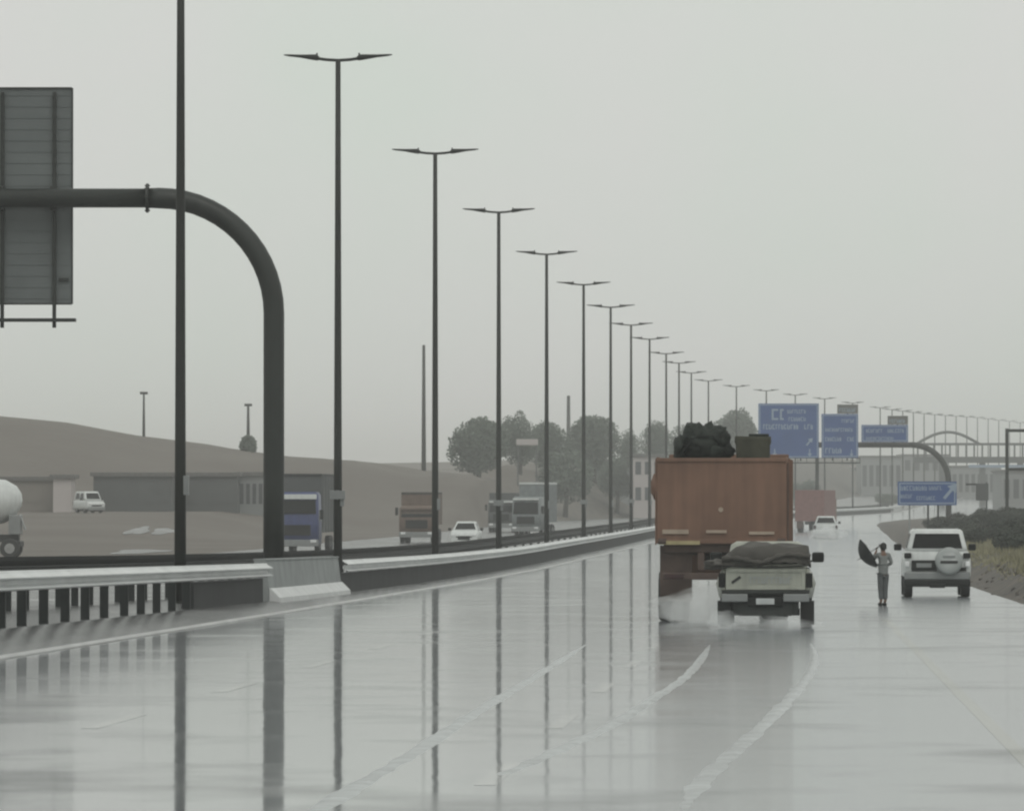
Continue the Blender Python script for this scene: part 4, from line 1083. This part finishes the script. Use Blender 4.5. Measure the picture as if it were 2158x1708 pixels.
# ------------------------------------------------------------------ the person at the roadside
def skin_obj(name, pts, edges, m, parent, sub=2):
    me = bpy.data.meshes.new(name); me.from_pydata([p[:3] for p in pts], edges, []); me.update()
    o_ = bpy.data.objects.new(name, me); C.objects.link(o_); me.materials.append(m)
    md = o_.modifiers.new("skin", 'SKIN'); md.use_smooth_shade = True
    sv = me.skin_vertices[0].data if me.skin_vertices else None
    if sv is None:
        lay = me.skin_vertices.new() if hasattr(me.skin_vertices, "new") else None
        sv = me.skin_vertices[0].data
    for i, p in enumerate(pts):
        sv[i].radius = (p[3], p[4] if len(p) > 4 else p[3]); sv[i].use_root = (i == 0)
    s2 = o_.modifiers.new("sub", 'SUBSURF'); s2.levels = sub; s2.render_levels = sub
    if parent is not None: o_.parent = parent
    return o_
def person():
    d = 141; X = at(1861, d); h0 = zr(d) + .02
    r = empty("person", (X, d, h0), R(20), "person in grey standing in the flood beside the white off-roader with an umbrella", "person")
    r.scale = (.92, .92, .92)
    # body: pelvis root, torso, head, arms, legs (x right, y forward = away from the camera)
    B = [(0, 0, .92, .09, .075), (0, 0, 1.06, .09, .07), (0, .01, 1.24, .125, .09), (0, .0, 1.38, .12, .08), (0, .0, 1.46, .05), (.0, .02, 1.54, .075, .085), (.0, .02, 1.63, .07, .08),
         (-.15, 0, 1.38, .05), (-.27, .09, 1.24, .038), (-.12, .21, 1.45, .03), (-.085, .235, 1.49, .02, .035),
         (.15, 0, 1.38, .05), (.235, -.02, 1.15, .04), (.16, .18, 1.08, .03), (.13, .24, 1.08, .02, .035),
         (-.075, 0, .84, .085), (-.07, .02, .48, .058), (-.065, -.01, .12, .042), (-.065, .12, .04, .035, .025),
         (.075, 0, .84, .085), (.065, .02, .48, .058), (.055, -.01, .12, .042), (.06, .12, .04, .035, .025)]
    E = [(0, 1), (1, 2), (2, 3), (3, 4), (4, 5), (5, 6), (3, 7), (7, 8), (8, 9), (9, 10), (3, 11), (11, 12), (12, 13), (13, 14), (0, 15), (15, 16), (16, 17), (17, 18), (0, 19), (19, 20), (20, 21), (21, 22)]
    skin_obj("body", B, E, M["skin"], r)
    # hands: palm is the end of the arm; fingers as tapered chains curled round the umbrella shaft / hanging
    fg = MB()
    for (bx, by, bz, dx, dz) in ((-.08, .25, 1.51, -1, 1), (.13, .255, 1.08, 1, -1)):
        for k, ln in enumerate((.055, .065, .062, .05)):
            o0 = Vector((bx, by, bz + (k - 1.5) * .02))
            fg.tube([o0 - Vector((0, .02, 0)), o0 + Vector((dx * .012, ln * .5, 0)), o0 + Vector((dx * -.01, ln * .85, .004 * dz)), o0 + Vector((dx * -.032, ln * .7, .0))], [.010, .009, .008, .007], 7)
        o0 = Vector((bx, by - .03, bz + .035)); fg.tube([o0, o0 + Vector((dx * -.025, .02, .015)), o0 + Vector((dx * -.035, .045, .01))], [.012, .010, .008], 7)
    fg.build("fingers", M["skin"], r, True)
    # face details (turned away from the camera)
    fc = MB(); fc.blob((0, .105, 1.575), (.012, .022, .02), 0, 0, 8, 6); fc.blob((-.078, .02, 1.585), (.012, .02, .03), 0, 0, 8, 6); fc.blob((.078, .02, 1.585), (.012, .02, .03), 0, 0, 8, 6); fc.build("nose_and_ears", M["skin"], r, True)
    ey = MB(); ey.blob((-.03, .095, 1.60), (.011, .008, .008), 0, 0, 8, 6); ey.blob((.03, .095, 1.60), (.011, .008, .008), 0, 0, 8, 6); ey.build("eyes", M["dark"], r, True)
    mo = MB(); mo.blob((0, .098, 1.535), (.024, .006, .006), 0, 0, 8, 6); mo.build("mouth", M["rustdark"], r, True)
    hr = MB(); hr.blob((0, -.005, 1.615), (.09, .095, .095), 3, .06); hr.blob((0, -.035, 1.57), (.082, .07, .08), 4, .05); hr.build("hair", M["hair"], r, True)
    S = [(0, 0, 1.0, .145, .12), (0, 0, 1.12, .12, .095), (0, .01, 1.26, .14, .105), (0, 0, 1.39, .125, .09), (0, 0, 1.455, .058),
         (-.16, 0, 1.38, .064), (-.27, .09, 1.24, .052), (-.15, .19, 1.40, .04),
         (.16, 0, 1.38, .064), (.235, -.02, 1.15, .055), (.16, .15, 1.09, .04), (0, 0, .84, .15, .12)]
    skin_obj("shirt", S, [(0, 1), (1, 2), (2, 3), (3, 4), (3, 5), (5, 6), (6, 7), (3, 8), (8, 9), (9, 10), (0, 11)], M["shirt"], r)
    T = [(0, 0, .93, .135, .11), (-.078, 0, .82, .10), (-.07, .02, .48, .078), (-.065, -.01, .16, .066), (.078, 0, .82, .10), (.065, .02, .48, .078), (.055, -.01, .16, .066)]
    skin_obj("trousers", T, [(0, 1), (1, 2), (2, 3), (0, 4), (4, 5), (5, 6)], M["trous"], r)
    for s_ in (-1, 1):
        sh = MB(); sh.blob((s_ * .06, .06, .045), (.05, .14, .05), 1, .04, 12, 8); sh.build("shoe", M["dark"], r, True)
    return r, X, d, h0
_, PX, PDm, PZ = person()
# open umbrella held out to the left, dome turned down-left
um = empty("umbrella", (at(1839, PDm), PDm + .17, zat(1160, PDm)), 0, "open black umbrella tilted to the left in the hand of the person", "umbrella")
ax = Vector((-.78, -.05, -.16)).normalized()       # dome direction
um.rotation_euler = Vector((0, 0, 1)).rotation_difference(Vector((-.80, -.12, -.50)).normalized()).to_euler()
cn = MB(); rings = []; Rr = .42
for i in range(9):
    t_ = i / 8; rad = Rr * t_; z = .22 * (1 - t_ ** 2) - .26
    ring = []
    for k in range(32):
        a = 2 * math.pi * k / 32; sc_ = 1 - .05 * t_ * abs(math.sin(a * 4)); ring.append((max(rad, .004) * sc_ * math.cos(a), max(rad, .004) * sc_ * math.sin(a), z + .38))
    rings.append(ring)
cn.loft(rings, False); co = cn.build("canopy", M["umb"], um, True); so = co.modifiers.new("t", 'SOLIDIFY'); so.thickness = .004
MB().tube([(0, 0, .44), (0, 0, -.12)], .008, 8).build("shaft", M["dark"], um)
for k in range(8):
    a = 2 * math.pi * k / 8; MB().tube([(0, 0, .36), (.2 * math.cos(a), .2 * math.sin(a), .28), (.40 * math.cos(a), .40 * math.sin(a), .09)], .004, 5).build("rib", M["dark"], um)
MB().tube([(0, 0, -.1), (0, 0, -.2), (.02, 0, -.23), (.05, 0, -.22)], .014, 8).build("handle", M["dark"], um, True)

# ------------------------------------------------------------------ churned water: wakes left by the wheels, and spray
def smooth_path(px):
    pts = [gp(x, y) for x, y in px]; out = []
    for i in range(len(pts) - 1):
        p0 = pts[max(i - 1, 0)]; p1 = pts[i]; p2 = pts[i + 1]; p3 = pts[min(i + 2, len(pts) - 1)]
        for k in range(14):
            t_ = k / 14
            out.append(tuple(.5 * (2 * p1[c] + (p2[c] - p0[c]) * t_ + (2 * p0[c] - 5 * p1[c] + 4 * p2[c] - p3[c]) * t_ ** 2 + (3 * p1[c] - p0[c] - 3 * p2[c] + p3[c]) * t_ ** 3) for c in (0, 1)))
    out.append(pts[-1]); return out
def wake(px, w0, w1, h, label):
    P = smooth_path(px); mb = MB(); rings = []; n_ = len(P)
    for i, (x, y) in enumerate(P):
        t_ = i / (n_ - 1); k = 1 + .45 * mnoise.noise(Vector((x * 1.5, y * .9, 4))); w_ = (w0 + (w1 - w0) * t_) * k / 2
        hh = h * (.6 + .8 * abs(mnoise.noise(Vector((x, y * .6, 8))))) * (1 - .5 * t_)
        z = gz(x - xm(y), y) + .021; a = P[min(i + 1, n_ - 1)]; b_ = P[max(i - 1, 0)]
        t = Vector((a[0] - b_[0], a[1] - b_[1])).normalized(); nx, ny = t.y, -t.x
        e = min(1, 8 * t_, 8 * (1 - t_)); w_ *= .25 + .75 * e
        rings.append([(x + nx * w_ * q, y + ny * w_ * q, z - .012 + hh * c * e + .004) for q, c in ((-1, 0), (-.6, .45), (-.2, 1), (.25, .9), (.65, .4), (1, 0))])
    mb.loft(rings, False, closed=False)
    return tag(mb.build("wheel_wake", M["foam"], smooth=True, fix=False), label, "wake", kind="stuff")
wake([(1500, 1352), (1478, 1390), (1440, 1432), (1380, 1472), (1290, 1530), (1200, 1572), (1090, 1622), (1000, 1655)], .14, .30, .034, "pale curved wake trailing from the pickup's left wheels")
wake([(1706, 1352), (1716, 1385), (1706, 1420), (1668, 1470), (1610, 1530), (1555, 1580), (1480, 1650), (1420, 1740)], .14, .32, .034, "pale curved wake trailing from the pickup's right wheels")

wake([(1250, 1350), (1120, 1432), (1000, 1505), (880, 1585), (740, 1668), (620, 1745)], .16, .34, .034, "broad faint old wheel track crossing the left lanes")
def spray(c, r, dens, seed, label):
    mb = MB(); mb.blob(c, r, seed, .18, 20, 14); o_ = mb.build("spray", None, smooth=True) if False else None
    me = bpy.data.meshes.new("spray"); me.from_pydata(mb.v, [], mb.f); me.validate(); me.update()
    bm = bmesh.new(); bm.from_mesh(me); bmesh.ops.remove_doubles(bm, verts=bm.verts, dist=.0005); bmesh.ops.recalc_face_normals(bm, faces=bm.faces); bm.to_mesh(me); bm.free(); o_ = bpy.data.objects.new("spray", me); C.objects.link(o_)
    m = bpy.data.materials.new("spray_mist"); m.use_nodes = True; n = m.node_tree.nodes; l = m.node_tree.links
    n.remove(n["Principled BSDF"]); pv = n.new("ShaderNodeVolumePrincipled"); pv.inputs["Color"].default_value = (.93, .94, .94, 1)
    t = n.new("ShaderNodeTexCoord"); s = n.new("ShaderNodeTexNoise"); s.inputs["Scale"].default_value = 1.3; s.inputs["Detail"].default_value = 3; l.new(t.outputs["Object"], s.inputs["Vector"])
    mr = n.new("ShaderNodeMapRange"); mr.inputs[1].default_value = .35; mr.inputs[2].default_value = .7; mr.inputs[3].default_value = 0; mr.inputs[4].default_value = dens * 2
    l.new(s.outputs["Fac"], mr.inputs[0]); l.new(mr.outputs[0], pv.inputs["Density"]); l.new(pv.outputs[0], n["Material Output"].inputs["Volume"])
    me.materials.append(m); return tag(o_, label, "spray", kind="stuff")
zt_ = zr(117)
spray((XT_ - .80, 115.6, zt_ + .26), (.50, 1.3, .30), .45, 1, "spray thrown up behind the left wheels of the red truck")
spray((XP - .75, 108.3, zr(108) + .16), (.42, 1.1, .2), .8, 6, "spray behind the pickup's left rear wheel")
spray((XP + .1, 108.0, zr(108) + .12), (.9, 1.0, .14), .6, 7, "thin spray under the pickup's tail")
spray((XT_ - .1, 116.4, zt_ + .35), (1.3, 1.6, .42), .45, 2, "spray hanging behind the red truck's axle")
spray((at(1745, 447), 448, zr(448) + .3), (1.5, 2.5, .6), .5, 3, "spray behind the small white car")

# ------------------------------------------------------------------ haze
hz = MB(); hz.bb(-1600, 2300, -100, 5300, -4, 46)
hme = bpy.data.meshes.new("haze"); hme.from_pydata(hz.v, [], hz.f); hme.update(); ho = bpy.data.objects.new("haze", hme); C.objects.link(ho)
hm = bpy.data.materials.new("rainy_haze"); hm.use_nodes = True; n = hm.node_tree.nodes; n.remove(n["Principled BSDF"])
pv = n.new("ShaderNodeVolumePrincipled"); pv.inputs["Color"].default_value = (.985, .985, .975, 1); pv.inputs["Density"].default_value = .00042; pv.inputs["Anisotropy"].default_value = 0.0
hm.node_tree.links.new(pv.outputs[0], n["Material Output"].inputs["Volume"]); hme.materials.append(hm)
tag(ho, "even rainy haze over the whole highway", "haze", kind="stuff")
